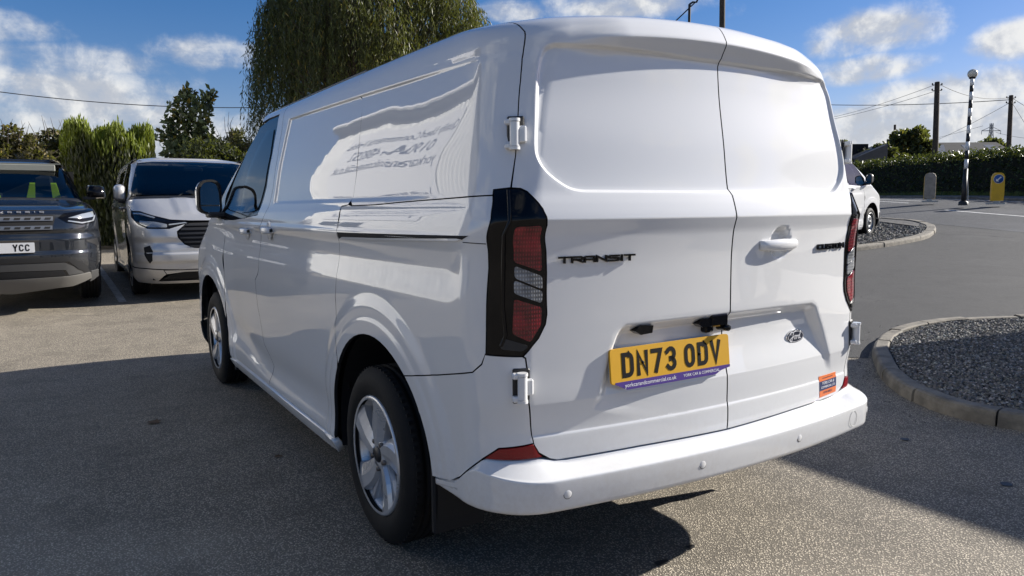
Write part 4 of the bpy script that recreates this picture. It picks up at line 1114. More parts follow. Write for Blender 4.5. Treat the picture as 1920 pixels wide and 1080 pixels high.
        tr = panel('window_trim', B, 's', f(CABTRIM), M_gloss, van, step=.03, inset=.0, off=-.004, skirt=.03)
        panel('cab_window', B, 's', f(CABGLASS), M_glass, van, step=.04, inset=.0, off=.0005, skirt=.0)
        # sliding rail slot
        sw = MB()
        ys = np.linspace(1.205, .33, 12)
        o = B.S(ys*s, 1.188+0*ys - .0, 's', .003)
        rail = [(VAN.y2u(1.203, 1.18), 1.194), (VAN.y2u(1.203, 1.18), 1.166), (1.012, 1.193), (.985, 1.197), (.962, 1.208), (1.30, 1.203)]
        panel('door_rail', B, 'r', f(rail), M_under, van, step=.02, inset=0, off=.0015, skirt=.004)
        lip = [(VAN.y2u(1.20, 1.18), 1.166), (VAN.y2u(1.15, 1.18), 1.177), (1.60, 1.1835), (1.012, 1.1985), (.985, 1.1965), (1.012, 1.191)]
        panel('rail_lip', B, 'r', f(lip), pm, van, step=.02, inset=0, off=.004, skirt=.004)
        panel('panel_seam', B, 'r', f([(.902, 1.1865), (.985, 1.1895), (.985, 1.1868), (.902, 1.1838)]), M_under, van, step=.03, inset=0, off=.0008, skirt=0)
        # rocker
        rk = [(1.345, SILL_Z-.004), (3.485, SILL_Z-.004), (3.495, .245), (3.47, .215), (1.36, .215), (1.335, .245)]
        P('rocker_panel', 's', f(rk), step=.03, off=.012, skirt=.03, seal=False)
        # arch liner, mud flap
        for cy in VAN_AX:
            ln = MB(); n = 18; vs = []; fs = []
            for i in range(n+1):
                a = math.radians(-12 + 204*i/n)
                for x in (.925, .55): vs.append((-s*x, cy + (VAN_ARCH+.012)*math.cos(a), HUB_Z + (VAN_ARCH+.012)*math.sin(a)))
            for i in range(n): fs.append((2*i, 2*i+1, 2*i+3, 2*i+2))
            vs2 = [(-s*.55, cy + .485*math.cos(math.radians(-12+204*i/n)), HUB_Z + .485*math.sin(math.radians(-12+204*i/n))) for i in range(n+1)]
            ln.add(vs, fs, True); ln.add(vs2, [tuple(range(n+1))]); ln.build('arch_liner', M_under, van)
        mf = MB(); mf.box(min(-s*.935, -s*.74), max(-s*.935, -s*.74), Y0-.470, Y0-.445, .195, .46, None, .006); mf.build('mud_flap', M_under, van)
        mf = MB(); mf.box(min(-s*.945, -s*.70), max(-s*.945, -s*.70), Y1-.480, Y1-.462, .18, .36, None, .006); mf.build('mud_flap', M_black, van)
    # ---- front wings, bonnet, nose
    def fu(y, z): return B.Bf[0]+B.Bf[1] + B.YF(z) - B.RF(z) - B.bowf(B.W(z)) - y
    def fz(y, z): return (float(fu(y, z)), z)
    arch_w = arc_pts(Y1, HUB_Z, VAN_ARCH, (3.515, .55), (4.43, .40), 16)
    HL = [(.36, .985), (.33, .965), (.56, .90), (.80, .905), (.93, .965), (1.02, 1.06), (1.00, 1.12), (.86, 1.115), (.72, 1.06), (.55, 1.005)]
    wing = [fz(*p) for p in arch_w] + [(1.16, .42), (1.12, .60), (1.10, .85), (1.06, .93), (1.03, 1.02), (1.035, 1.07), (1.01, 1.13), (1.05, 1.20), (1.09, 1.262), (1.20, 1.262)] + [fz(3.70, 1.235), fz(3.47, 1.224), fz(3.50, 1.12), fz(3.535, 1.0), fz(3.535, .86), fz(3.53, .68)]
    bonnet = [(0, .995), (.32, .998), (.54, 1.012), (.72, 1.066), (.86, 1.121), (1.0, 1.128), (1.04, 1.20), (1.075, 1.262), (.9, 1.285), (.5, 1.292), (0, 1.296)]
    bonnet = bonnet + mir(bonnet)[1:-1][::-1]
    GR = [(0, .985), (.33, .978), (.37, .955), (.47, .86), (.465, .79), (.40, .70), (.30, .655), (0, .64)]
    LI = [(0, .345), (.42, .345), (.60, .30), (.70, .235), (0, .225)]
    VT = [(.80, .69), (.88, .665), (.87, .58), (.81, .46), (.77, .50), (.765, .62)]
    cowl = [(0, 1.298), (.5, 1.294), (.9, 1.287), (1.08, 1.264), (1.10, 1.30), (.9, 1.325), (.5, 1.334), (0, 1.338)]; cowl = cowl + mir(cowl)[1:-1][::-1]
    ws = [(0, 1.345), (.5, 1.341), (.84, 1.335), (.98, 1.325), (.945, 1.50), (.89, 1.72), (.85, 1.80), (.55, 1.832), (0, 1.842)]; ws = ws + mir(ws)[1:-1][::-1]
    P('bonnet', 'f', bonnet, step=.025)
    panel('scuttle', B, 'f', cowl, M_black, van, step=.04, off=-.004)
    wn = panel('windscreen', B, 'f', ws, M_glassw, van, step=.05, off=.001, skirt=0)
    # nose sheet with real openings: built as pieces round them
    half = {'upper': [(0, .99), (.33, .985), (.37, .958), (.34, .962), (.56, .896), (.80, .90), (.94, .96), (1.03, 1.05), (1.06, .93), (1.10, .85), (1.12, .60), (1.16, .42), (1.10, .41), (.88, .43), (.66, .40), (.46, .39), (0, .39), (0, .632), (.305, .648), (.41, .695), (.475, .788), (.48, .865)]}
    for s in sides:
        f = (lambda q: q) if s > 0 else mir
        nose = [(0, .634), (.305, .65), (.408, .696), (.473, .788), (.478, .862), (.378, .956), (.56, .897), (.80, .902), (.935, .962), (1.03, 1.045), (1.06, .93), (1.10, .85), (1.12, .60), (1.155, .42), (1.05, .405), (.86, .40), (.66, .385), (.44, .375), (0, .375)]
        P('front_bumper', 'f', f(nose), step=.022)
        lowb = [(0, .365), (.44, .365), (.64, .315), (.74, .225), (0, .215), (0, .195), (.86, .195), (1.10, .21), (1.17, .26), (1.155, .41), (1.05, .395), (.86, .39), (.66, .375), (.44, .369)]
        lipo = [(.66, .378), (.86, .392), (1.05, .397), (1.155, .41), (1.17, .26), (1.10, .21), (.86, .195), (0, .185), (0, .228), (.74, .232), (.63, .322)]
        P('bumper_lip', 'f', f(lipo), pm if style == 'new' else M_black, step=.025, off=.006)
        bar = [(0, .372), (.44, .372), (.655, .376), (.625, .324), (.43, .347), (0, .347)]
        P('bumper_bar', 'f', f(bar), pm if style == 'new' else M_black, step=.025, off=.01)
        panel('front_wing', B, 'f', f(wing), pm, van, step=.02 if s > 0 else .03)
        hl = panel('headlamp', B, 'f', f(HL), M_gloss, van, step=.02, inset=.002, off=-.002, skirt=.02)
        panel('headlamp_lens', B, 'f', f(round_poly([(.58, .915), (.79, .918), (.90, .965), (.90, 1.00), (.70, .985), (.58, .955)], .012, 3)), M_headl, hl, step=.02, inset=0, off=.002, skirt=.004)
        panel('running_light', B, 'f', f([(.38, .978), (.56, .955), (.56, .940), (.36, .966)]), M_headl, hl, step=.02, inset=0, off=.003, skirt=.003)
        panel('running_light', B, 'f', f([(.70, 1.045), (.86, 1.098), (.97, 1.10), (.98, 1.085), (.87, 1.08), (.71, 1.03)]), M_headl, hl, step=.02, inset=0, off=.003, skirt=.003)
        panel('bumper_vent', B, 'f', f(VT), M_under, van, step=.03, inset=0, off=.002, skirt=.01)
        # windscreen pillar
        pil = [(1.00, 1.322), (1.11, 1.262), fz(3.70, 1.243)]
    for s in sides:
        f = (lambda q: q) if s > 0 else mir
        pl = [(.985, 1.322), (1.06, 1.264), (1.20, 1.266), fz(3.62, 1.243), fz(3.585, 1.335), fz(3.455, 1.485), fz(3.245, 1.675), fz(3.015, 1.803), fz(2.99, 1.86), fz(2.92, 1.90), (1.02, 1.90), (.80, 1.88), (.852, 1.805), (.895, 1.72), (.95, 1.50)]
        P('windscreen_pillar', 'f', f(pl), step=.02, inset=.002)
    hd = [(0, 1.85), (.55, 1.84), (.845, 1.81), (.80, 1.875), (1.01, 1.905), (1.05, 1.926), (0, 1.926)]; hd = hd + mir(hd)[1:-1][::-1]
    P('roof_header', 'f', hd, step=.04)
    gr = panel('grille', B, 'f', GR + mir(GR)[1:-1][::-1], M_under, van, step=.04, off=-.012)
    for k in range(6):
        z = .672 + .054*k; w = np.interp(z, [.64, .70, .79, .86, .96], [.31, .39, .455, .46, .36])
        sl_ = [(-w, z-.011), (w, z-.011), (w, z+.011), (-w, z+.011)]
        panel('grille_slat', B, 'f', sl_, M_black, gr, step=.06, inset=0, off=.004, skirt=.012)
    panel('lower_grille', B, 'f', LI + mir(LI)[1:-1][::-1], M_under, van, step=.05, off=-.012)
    bd = MB(); M = frame_on(B, 0, .82, 'f', .008); bd.lathe([(0, .062), (-.006, .058), (-.008, 0)], 24, 'y'); bd.v = [tuple(M @ Vector((v[0]*1.0, v[1], v[2]*.42))) for v in bd.v]; bd.build('maker_badge', M_badge, van)
    # ---- roof
    us = np.concatenate([np.linspace(0, 1.01, 14)])
    ring = [B.S(np.array([u]), np.array([1.926]), 'r', 0, False)[0] for u in us]
    yend = ring[-1][1]; yf = B.S(np.array([B.Bf[0]+B.Bf[1]]), np.array([1.926]), 'f', 0, False)[0][1]
    ring += [B.S(np.array([y]), np.array([1.926]), 's', 0, False)[0] for y in np.linspace(yend, yf, 16)[1:-1]]
    ring += [B.S(np.array([u]), np.array([1.926]), 'f', 0, False)[0] for u in np.linspace(B.Bf[0]+B.Bf[1], 0, 10)]
    ring = np.array(ring); full = np.concatenate([ring, (ring*(-1, 1, 1))[::-1][1:-1]]); n = len(full)
    vs = []; fs = []
    for k, t in enumerate((0, .25, .5, .75, .97)):
        q = full.copy(); q[:, 0] *= (1-t); q[:, 1] = q[:, 1]*(1-t*.25)+1.5*t*.25; q[:, 2] += .014*(1-(1-t)**2); vs += [tuple(p) for p in q]
    for k in range(4):
        for i in range(n): fs.append((k*n+i, k*n+(i+1) % n, (k+1)*n+(i+1) % n, (k+1)*n+i))
    fs.append(tuple(4*n+i for i in range(n)))
    rm = MB(); rm.add(vs, fs, True); rm.build('roof', pm, van)
    an = MB(); an.prism([(-.03, 0), (.03, 0), (.02, .03), (-.02, .03)], .0, .12, Matrix.Translation((0, .62, 1.925))); an.build('roof_aerial', M_black, van)
    # roof ditch along the cab and sliding door
    for s in sides:
        gm = MB(); ys = np.linspace(1.40, 2.95, 16); o = B.S(ys*s, np.full(16, 1.893), 's', .001, False); gm.tube([tuple(p) for p in o], .0045, 6); gm.build('roof_ditch', M_black, van)
    # ---- rear bumper: swept section round the back
    bm = MB(); sect = []
    UU = np.concatenate([np.linspace(1.190, .93, 9), np.linspace(.915, .70, 12), np.linspace(.66, -.66, 25), np.linspace(-.70, -.915, 12), np.linspace(-.93, -1.190, 9)])
    for u in UU:
        a = abs(u); k = float(sst(1.07, .74, a))
        zt = float(np.interp(a, [0, .389, .689, .715, .75, .84, .923, 1.027, 1.07, 1.19], [.510, .518, .519, .527, .536, .535, .534, .446, .421, .400]))
        p = .004 + .090*k; zc = min(zt-.006, .494); zb = .397 - .012*(1-k)
        zc = zt-.008 if k < .05 else zc*k + (zt-.01)*(1-k)
        zb = min(zb, zt-.02)
        prof = [(-.03, zt-.002), (.002+.004*k, zt-.002), (.06*p, zt-.003), (.3*p, zt-.003*k-.003), (p*.80, zc+.004*k), (p*.93, zc+.0018*k), (p*.975, zc+.0006*k), (p*.994, zc-.0015), (p, zc-.006), (p, zc-.014), (p*1.0, zc-.026*k-.016), (p*.99, (zc+zb)/2), (p*.975, zb+.016), (p*.955, zb+.007), (p*.90, zb), (p*.80, zb-.004), (p*.6, zb-.008), (-.02, zb-.012), (-.06, zb-.006)]
        row = []
        for o_, z in prof:
            q = B.S(np.array([u]), np.array([max(z, .50)*k + z*(1-k)]), 'r', o_, False)[0]; row.append((q[0], q[1], z))
        sect.append(row)
    m = len(sect[0]); vs = [p for r in sect for p in r]; fs = []
    for i in range(len(sect)-1):
        for j in range(m-1): fs.append((i*m+j, i*m+j+1, (i+1)*m+j+1, (i+1)*m+j))
    bm.add(vs, fs, True)
    bo = bm.build('rear_bumper', pm, van)
    if rear:
        for (u, z) in ((.700, .448), (.205, .452), (-.285, .450), (-.80, .452)):
            sM = frame_on(B, u, .50, 'r', .0030+.090*float(sst(1.07, .74, abs(u))), True); sM.translation.z = z
            sn = MB(); sn.lathe([(.004, .0125), (-.0012, .0125), (-.0016, .0115), (-.0016, .0)], 18, 'y'); sn.v = [tuple(sM @ Vector(v)) for v in sn.v]; se = sn.build('parking_sensor', pm, bo)
            rg = MB(); rg.lathe([(.004, .0150), (-.0006, .0143), (-.0006, .0128), (.004, .0128)], 18, 'y'); rg.v = [tuple(sM @ Vector(v)) for v in rg.v]; rg.build('sensor_ring', M_black, bo)
        sM = frame_on(B, -.66, .50, 'r', .0948, True); sM.translation.z = .450
        rg = MB(); rg.lathe([(.0, .031), (-.0004, .031), (-.0004, .0292), (.0, .0292)], 28, 'y'); rg.v = [tuple(sM @ Vector(v)) for v in rg.v]; rg.build('towing_eye_cover', M_steelw, bo)
    # ---- under and inside
    ub = MB(); ub.box(-.80, .80, .75, 4.75, .24, .50); ub.box(-.74, .74, .12, .80, .40, .52); ub.box(-.90, .90, 1.40, 3.42, .24, .42); ub.build('underbody', M_under, van)
    def skip(m):
        if m[1] < .60 and m[2] < .50: return True
        if m[1] > .3 and m[1] < 4.6 and abs(m[0]) > .5:
            for cy in VAN_AX:
                if math.hypot(m[1]-cy, m[2]-HUB_Z) < VAN_ARCH+.05: return True
        if abs(m[0]) > .6 and 2.45 < m[1] < 3.75 and 1.22 < m[2] < 1.84: return True
        if m[1] > 2.6 and m[2] > 1.30 and m[2] < 1.86: return True
        return False
    zl = np.concatenate([np.arange(.26, 1.22, .06), np.arange(1.22, 1.90, .04)])
    shell('inner_shell', B, M_under, van, zl, -.055, np.linspace(0, 1, 44)[1:-1], skip)
    it = MB(); it.box(-.70, .70, 2.36, 2.40, .45, 1.82); it.build('bulkhead', M_dash, van)
    for x in (-.50, .12, .50):
        st = MB(); st.box(x-.21, x+.21, 2.62, 3.08, .62, .80, None, .05); st.box(x-.21, x+.21, 2.50, 2.66, .75, 1.38, Matrix.Rotation(math.radians(0), 4, 'X'), .06); st.box(x-.12, x+.12, 2.50, 2.60, 1.40, 1.58, None, .04); st.build('seat', M_seat, van)
    ds = MB(); ds.box(-.82, .82, 3.48, 4.02, .95, 1.20, None, .05); ds.box(-.30, .20, 3.55, 3.75, 1.18, 1.27, None, .03); ds.build('dashboard', M_dash, van)
    sw = MB(); Rw = Matrix.Translation((.46, 3.36, 1.16)) @ Matrix.Rotation(math.radians(28), 4, 'X')
    sw.tube([Rw @ Vector((.19*math.cos(a), 0, .19*math.sin(a))) for a in np.linspace(0, 2*math.pi, 25)], .016, 8, False); sw.box(-.17, .17, -.012, .012, -.03, .03, Rw); sw.build('steering_wheel', M_black, van)
    hl = MB(); hl.box(-.70, .70, 2.42, 2.95, 1.845, 1.86); hl.build('headlining', M_dash, van)
    mr = MB(); mr.box(-.13, .13, 3.12, 3.16, 1.70, 1.765, None, .015); mr.build('interior_mirror', M_black, van)
    for s in sides: mirror_unit(van, s, pm if style == 'new' else M_black)
    # ---- wheels
    w0 = None
    for (y, x) in ((Y0, .962), (Y1, .985)):
        for s in sides:
            if w0 is None:
                w0 = make_wheel(van, R=HUB_Z+.002, rim=.230, style=wheel); w = w0
            else: w = copy_tree(w0, van)
            w.location = (-s*x, y, HUB_Z); w.rotation_euler = (0, 0, 0 if s > 0 else math.pi)
            w.rotation_euler[0] = RNG.uniform(0, .8) if s < 0 else 0
    return van

# ------------------------------------------------------------------ the white van in front, its writing and plate
van = build_van(M_white)
tag(van, label='white panel van filling the foreground, seen from behind with its yellow number plate', cat='van')

# silver van of the same kind facing the yard, copied before the white one gets its plate and lettering
silver = copy_tree(van, None, {'white_paint': M_silver})
silver.name = 'panel_van'
silver.location = (-.11, 13.30, .155); silver.rotation_euler = (0, 0, math.pi)
tag(silver, label='silver van parked nose out in front of the conifer hedge', cat='van')
panel('side_window', VAN, 's', mir(round_poly([(1.30, 1.37), (2.22, 1.37), (2.20, 1.735), (1.32, 1.735)], .05, 4)), M_glass, silver, step=.05, inset=0, off=.004, skirt=0)
panel('side_window_frame', VAN, 's', mir(round_poly([(1.27, 1.345), (2.25, 1.345), (2.23, 1.76), (1.29, 1.76)], .06, 4)), M_gloss, silver, step=.05, inset=0, off=.002, skirt=0)

def letters(txt, u, z, h, wd, t, parent, name, matr, depth=.007):
    """raised badge lettering, each letter curved onto the door"""
    n = len(txt); gap = wd*.012
    widths = {'I': .28}
    tot = sum(widths.get(c, 1.0) for c in txt); w = (wd - gap*(n-1))/tot
    M = frame_on(VAN, u, z, 'r', .0005, True)
    x = -wd/2
    for ch in txt:
        ww = w*widths.get(ch, 1.0); mb = MB(); stroke_text(mb, {'C': 'c', 'O': 'o'}.get(ch, ch), x, -h/2, w, h, 0, t, .0, -depth, M, widths)
        mb.build(name, matr, parent); x += ww+gap
doors = [c for c in van.children if c.name.startswith('rear_door')]
ld, rd = doors[0], doors[1]
letters('TRANSIT', .552, 1.134, .021, .272, .0058, ld, 'raised_letter', M_gloss)
letters('CcSToM'.replace('c', 'U').replace('o', 'O'), -.597, 1.132, .021, .205, .0058, rd, 'raised_letter', M_gloss)

def oval(mb, rx, rz, y0, y1, M, n=40, k=.96):
    vs = [(rx*math.cos(a), y0, rz*math.sin(a)) for a in np.linspace(0, 2*math.pi, n, False)] + [(rx*k*math.cos(a), y1, rz*k*math.sin(a)) for a in np.linspace(0, 2*math.pi, n, False)] + [(0, y1, 0)]
    fs = [(i, (i+1) % n, (i+1) % n+n, i+n) for i in range(n)] + [(i+n, (i+1) % n+n, 2*n) for i in range(n)]
    mb.add([tuple(M @ Vector(v)) for v in vs], fs)
BM = frame_on(VAN, -.411, .795, 'r', .0, True)
b0 = MB(); oval(b0, .0585, .0265, .004, -.0045, BM); bd = b0.build('oval_badge', M_chrome, van)
b1 = MB(); oval(b1, .0560, .0243, -.0040, -.0056, BM); b1.build('badge_field', M_badge, bd)
b2 = MB()
for a0 in np.linspace(0, 2*math.pi, 40, False):
    a1 = a0+2*math.pi/40; q = [(.0510*math.cos(a), -.0062, .0205*math.sin(a)) for a in (a0, a1)]+[(.0494*math.cos(a), -.0062, .0191*math.sin(a)) for a in (a1, a0)]
    b2.add([tuple(BM @ Vector(v)) for v in q], [(3, 2, 1, 0)])
def script(mb, lines, s, x0, z0, M, t):
    for ln in lines:
        P = [np.array((x0+a*s, z0+b*s)) for a, b in ln]
        for p, q in zip(P[:-1], P[1:]):
            d = q-p; L = np.linalg.norm(d); d = d/L; n = np.array((-d[1], d[0]))*t/2; e = d*t*.4
            vs = [(p-e+n), (p-e-n), (q+e-n), (q+e+n)]; mb.add([tuple(M @ Vector((v[0], -.0063, v[1]))) for v in vs], [(0, 1, 2, 3)])
script(b2, [[(-1.6, .55), (-1.75, .85), (-1.45, 1.05), (-.9, .98), (-.3, 1.1), (.1, 1.15)], [(-.75, 1.0), (-.95, .3), (-1.15, -.35), (-1.45, -.7), (-1.75, -.55), (-1.7, -.25), (-1.3, .0), (-.75, .15)],
            [(-.15, .35)] + [(-.3+.24*math.cos(a), .02+.32*math.sin(a)) for a in np.linspace(1.2, 7.3, 12)] + [(.15, .25)], [(.2, .32), (.32, .2), (.22, -.3)], [(.28, .0), (.5, .3), (.66, .26)],
            [(1.15, .25), (.95, .33), (.75, .05), (.8, -.25), (1.0, -.28), (1.2, .0)], [(1.45, 1.05), (1.25, .3), (1.2, -.15), (1.32, -.3), (1.5, -.2)]], .021, 0, -.003, BM, .0034)
b2.build('badge_script', M_inkw, bd)

# number plate
NP = Matrix.Translation((-.2588, -.0165, .7945)) @ Matrix.Rotation(math.radians(-6.0), 4, 'X') @ Matrix.Rotation(math.radians(-1.3), 4, 'Z')
plate = empty('number_plate'); plate.parent = van
q = MB(); q.prism(round_poly([(-.26, -.0555), (.26, -.0555), (.26, .0555), (-.26, .0555)], .012, 3), .004, -.004, NP); q.build('plate_panel', M_yellow, plate)
q = MB()
xx = -.2155
for g, w_ in (('DN73', .050), ('ODV', .050)):
    xx = stroke_text(q, g, xx, -.0385, w_, .079, .0105, .0142, -.0042, -.0050, NP); xx += .0235
q.build('plate_characters', M_ink, plate)
q = MB(); q.prism([(-.245, -.0555), (-.20, -.0770), (.19, -.0770), (.215, -.066), (.26, -.0585), (.26, -.0500), (-.245, -.0500)], -.0042, -.0046, NP); q.build('plate_strip', M_purple, plate)
for txt, x, sz in (('yorkcarandcommercial.co.uk', -.100, .0185), ('YORK CAR & COMMERCIAL', .125, .0135)):
    me = text_mesh(txt, sz, .0003); me.transform(NP @ Matrix.Translation((x, -.0049, -.0635))); link_mesh('strip_lettering', me, M_inkw, plate)
for x in (-.13, .12):
    q = MB(); q.lathe([(-.004, .0055), (-.0062, .005), (-.0066, 0)], 12, 'y', (x, 0, .002)); q.v = [tuple(NP @ Vector(v)) for v in q.v]; q.build('plate_screw', M_ink, plate)
bk = MB(); bk.box(-.25, .25, .004, .020, -.05, .05, NP); bk.build('plate_back', M_white, plate)

# plate lamps and latch in the recess head, rear handle, sticker
for (u, nm) in ((.375, 'plate_lamp'), (.112, 'plate_lamp')):
    M = frame_on(VAN, u, .902, 'r', .0, True)
    q = MB(); q.prism([(-.034, -.004), (-.012, -.017), (.034, -.014), (.038, .010), (-.008, .014), (-.020, .010)], .03, -.026, M); q.build(nm, M_gloss, ld)
M = frame_on(VAN, .040, .896, 'r', .0, True)
q = MB(); q.box(-.050, .034, -.034, .03, -.014, .030, M, .006); q.box(-.062, -.02, -.02, .03, -.034, -.008, M, .006); q.lathe([(-.045, 0), (-.045, .011), (-.03, .012), (.02, .012)], 16, 'y', (.022, 0, -.020))
q.v = q.v[:-64] + [tuple(M @ Vector(v)) for v in q.v[-64:]]; q.build('latch_lever', M_gloss, ld)
HM = frame_on(VAN, -.248, 1.150, 'r', .014, True)
door_handle(rd, HM, M_white, 'rear_handle', .215)
SM = None
sk = empty('dealer_sticker'); sk.parent = van
for (t0, t1, m) in ((0, .25, M_orange), (.25, .70, M_navy), (.70, 1.0, M_orange)):
    pts = [(-.556-.006*t0, .618-.084*t0), (-.690+.0*t0, .618-.080*t0), (-.690, .618-.080*t1), (-.556-.006*t1, .618-.084*t1)]
    panel('sticker_band', VAN, 'r', pts, m, sk, step=.02, inset=0, off=.0012, skirt=.001)
for txt, z, sz, m in (('yorkcarandcommercial', .607, .0085, M_navy), ('YORK CAR &', .588, .016, M_inkw), ('COMMERCIAL LTD', .572, .0125, M_inkw), ('01904 488252', .550, .0120, M_navy)):
    me = text_mesh(txt, sz, .0002, width=1.05); me.transform(frame_on(VAN, -.623, z, 'r', .0020, True)); link_mesh('sticker_lettering', me, m, sk)

# ------------------------------------------------------------------ white van of the older shape by the road
old = build_van(M_white, 'old', 'steel', 'panel_van', False)
old.scale = (1.05, 1.05, 1.05); old.location = (11.16, 9.05, .345); old.rotation_euler = (.036, 0, -math.radians(77.2))
tag(old, label='white van with plain steel wheels beside the far gravel bed, nose towards the road', cat='van')
panel('lower_bumper', VAN, 'f', mir([(.10, .48), (.60, .48), (1.0, .50), (1.14, .56), (1.155, .41), (1.0, .40), (.6, .40), (.10, .40)]), M_black, old, step=.03, inset=0, off=.008, skirt=.01)

# ------------------------------------------------------------------ dark grey off-roader at the left edge
DX = (.98, 3.93)
def suv_detail(P):
    x, y, z = P[..., 0], P[..., 1], P[..., 2]; ax = np.abs(x); d = 0.0
    for cy in DX:
        r = np.hypot(y-cy, z-.375); d = d+.02*sst(.60, .52, r)*(ax > .6)
    fr = sst(4.4, 4.6, y)
    d = d+fr*.012*sst(.66, .62, z)-fr*.02*np.exp(-((z-.86)/.03)**2)
    bon = sst(4.75, 4.6, y)*sst(3.7, 3.9, y)*sst(1.11, 1.13, z)
    return d+bon*.012*sst(.62, .54, ax)
SUV = Body(
    W=spl([.15, .22, .35, .55, .80, 1.00, 1.10, 1.165, 1.20, 1.24, 1.40, 1.60, 1.74, 1.80, 1.835, 1.855], [.84, .88, .935, .975, .985, .985, .970, .935, .895, .86, .80, .725, .660, .600, .52, .42]),
    YR=spl([.2, .6, 1.2, 1.8, 1.86], [.05, .0, .03, .30, .45]), RR=spl([.2, 1.86], [.2, .24]),
    YF=spl([.14, .25, .40, .60, .80, 1.00, 1.08, 1.125, 1.16, 1.195, 1.225, 1.255, 1.285, 1.50, 1.70, 1.78, 1.82, 1.855], [4.78, 4.86, 4.93, 4.96, 4.96, 4.935, 4.90, 4.83, 4.66, 4.38, 4.08, 3.84, 3.72, 3.30, 2.88, 2.62, 2.35, 1.9]),
    RF=spl([.2, .9, 1.1, 1.2, 1.3, 1.86], [.42, .42, .38, .30, .22, .2]),
    bowr=lambda x: .04*(x/.9)**2, bowf=lambda x: .10*(x/.9)**2, taper=lambda y: .012*np.maximum(1.8-y, 0)**2, B=(.70, .3), Bf=(.56, .60), detail=suv_detail)
suv = empty('offroader', (-2.38, 13.06, .165), math.pi, label='dark grey off-roader cut by the left edge, yellow vests on its front seats', cat='car')
suv.scale = (.925, 1, 1)
def SP(nm, end, out, m=M_grey, par=None, **kw): return panel(nm, SUV, end, out, m, par or suv, **kw)
def sym(h): return h+mir(h)[1:-1][::-1]
M_dkplas = mat('dark_grey_plastic', (.05, .05, .05), .6)
M_skid = mat('skid_plate', (.14, .135, .125), .5, .2)
M_barbright = mat('grille_bright', (.24, .245, .25), .35, .7)
SP('bonnet', 'f', sym([(0, 1.135), (.56, 1.135), (.86, 1.145), (.98, 1.185), (1.02, 1.235), (.56, 1.268), (0, 1.272)]), step=.03)
SP('front_fascia', 'f', sym([(0, .30), (.62, .30), (1.02, .36), (1.10, .55), (1.12, .90), (1.06, 1.06), (.93, 1.165), (.84, 1.138), (.56, 1.128), (0, 1.128)]), step=.03)
SP('windscreen', 'f', sym([(0, 1.30), (.56, 1.295), (.90, 1.285), (.88, 1.50), (.82, 1.68), (.76, 1.745), (.5, 1.765), (0, 1.77)]), M_glassw, step=.05, inset=0, skirt=0)
SP('scuttle', 'f', sym([(0, 1.274), (.56, 1.270), (1.02, 1.238), (.98, 1.285), (.56, 1.297), (0, 1.302)]), M_black, step=.04, off=-.004)
SP('roof_header', 'f', sym([(0, 1.772), (.5, 1.768), (.77, 1.748), (.95, 1.75), (1.0, 1.84), (0, 1.85)]), step=.04)
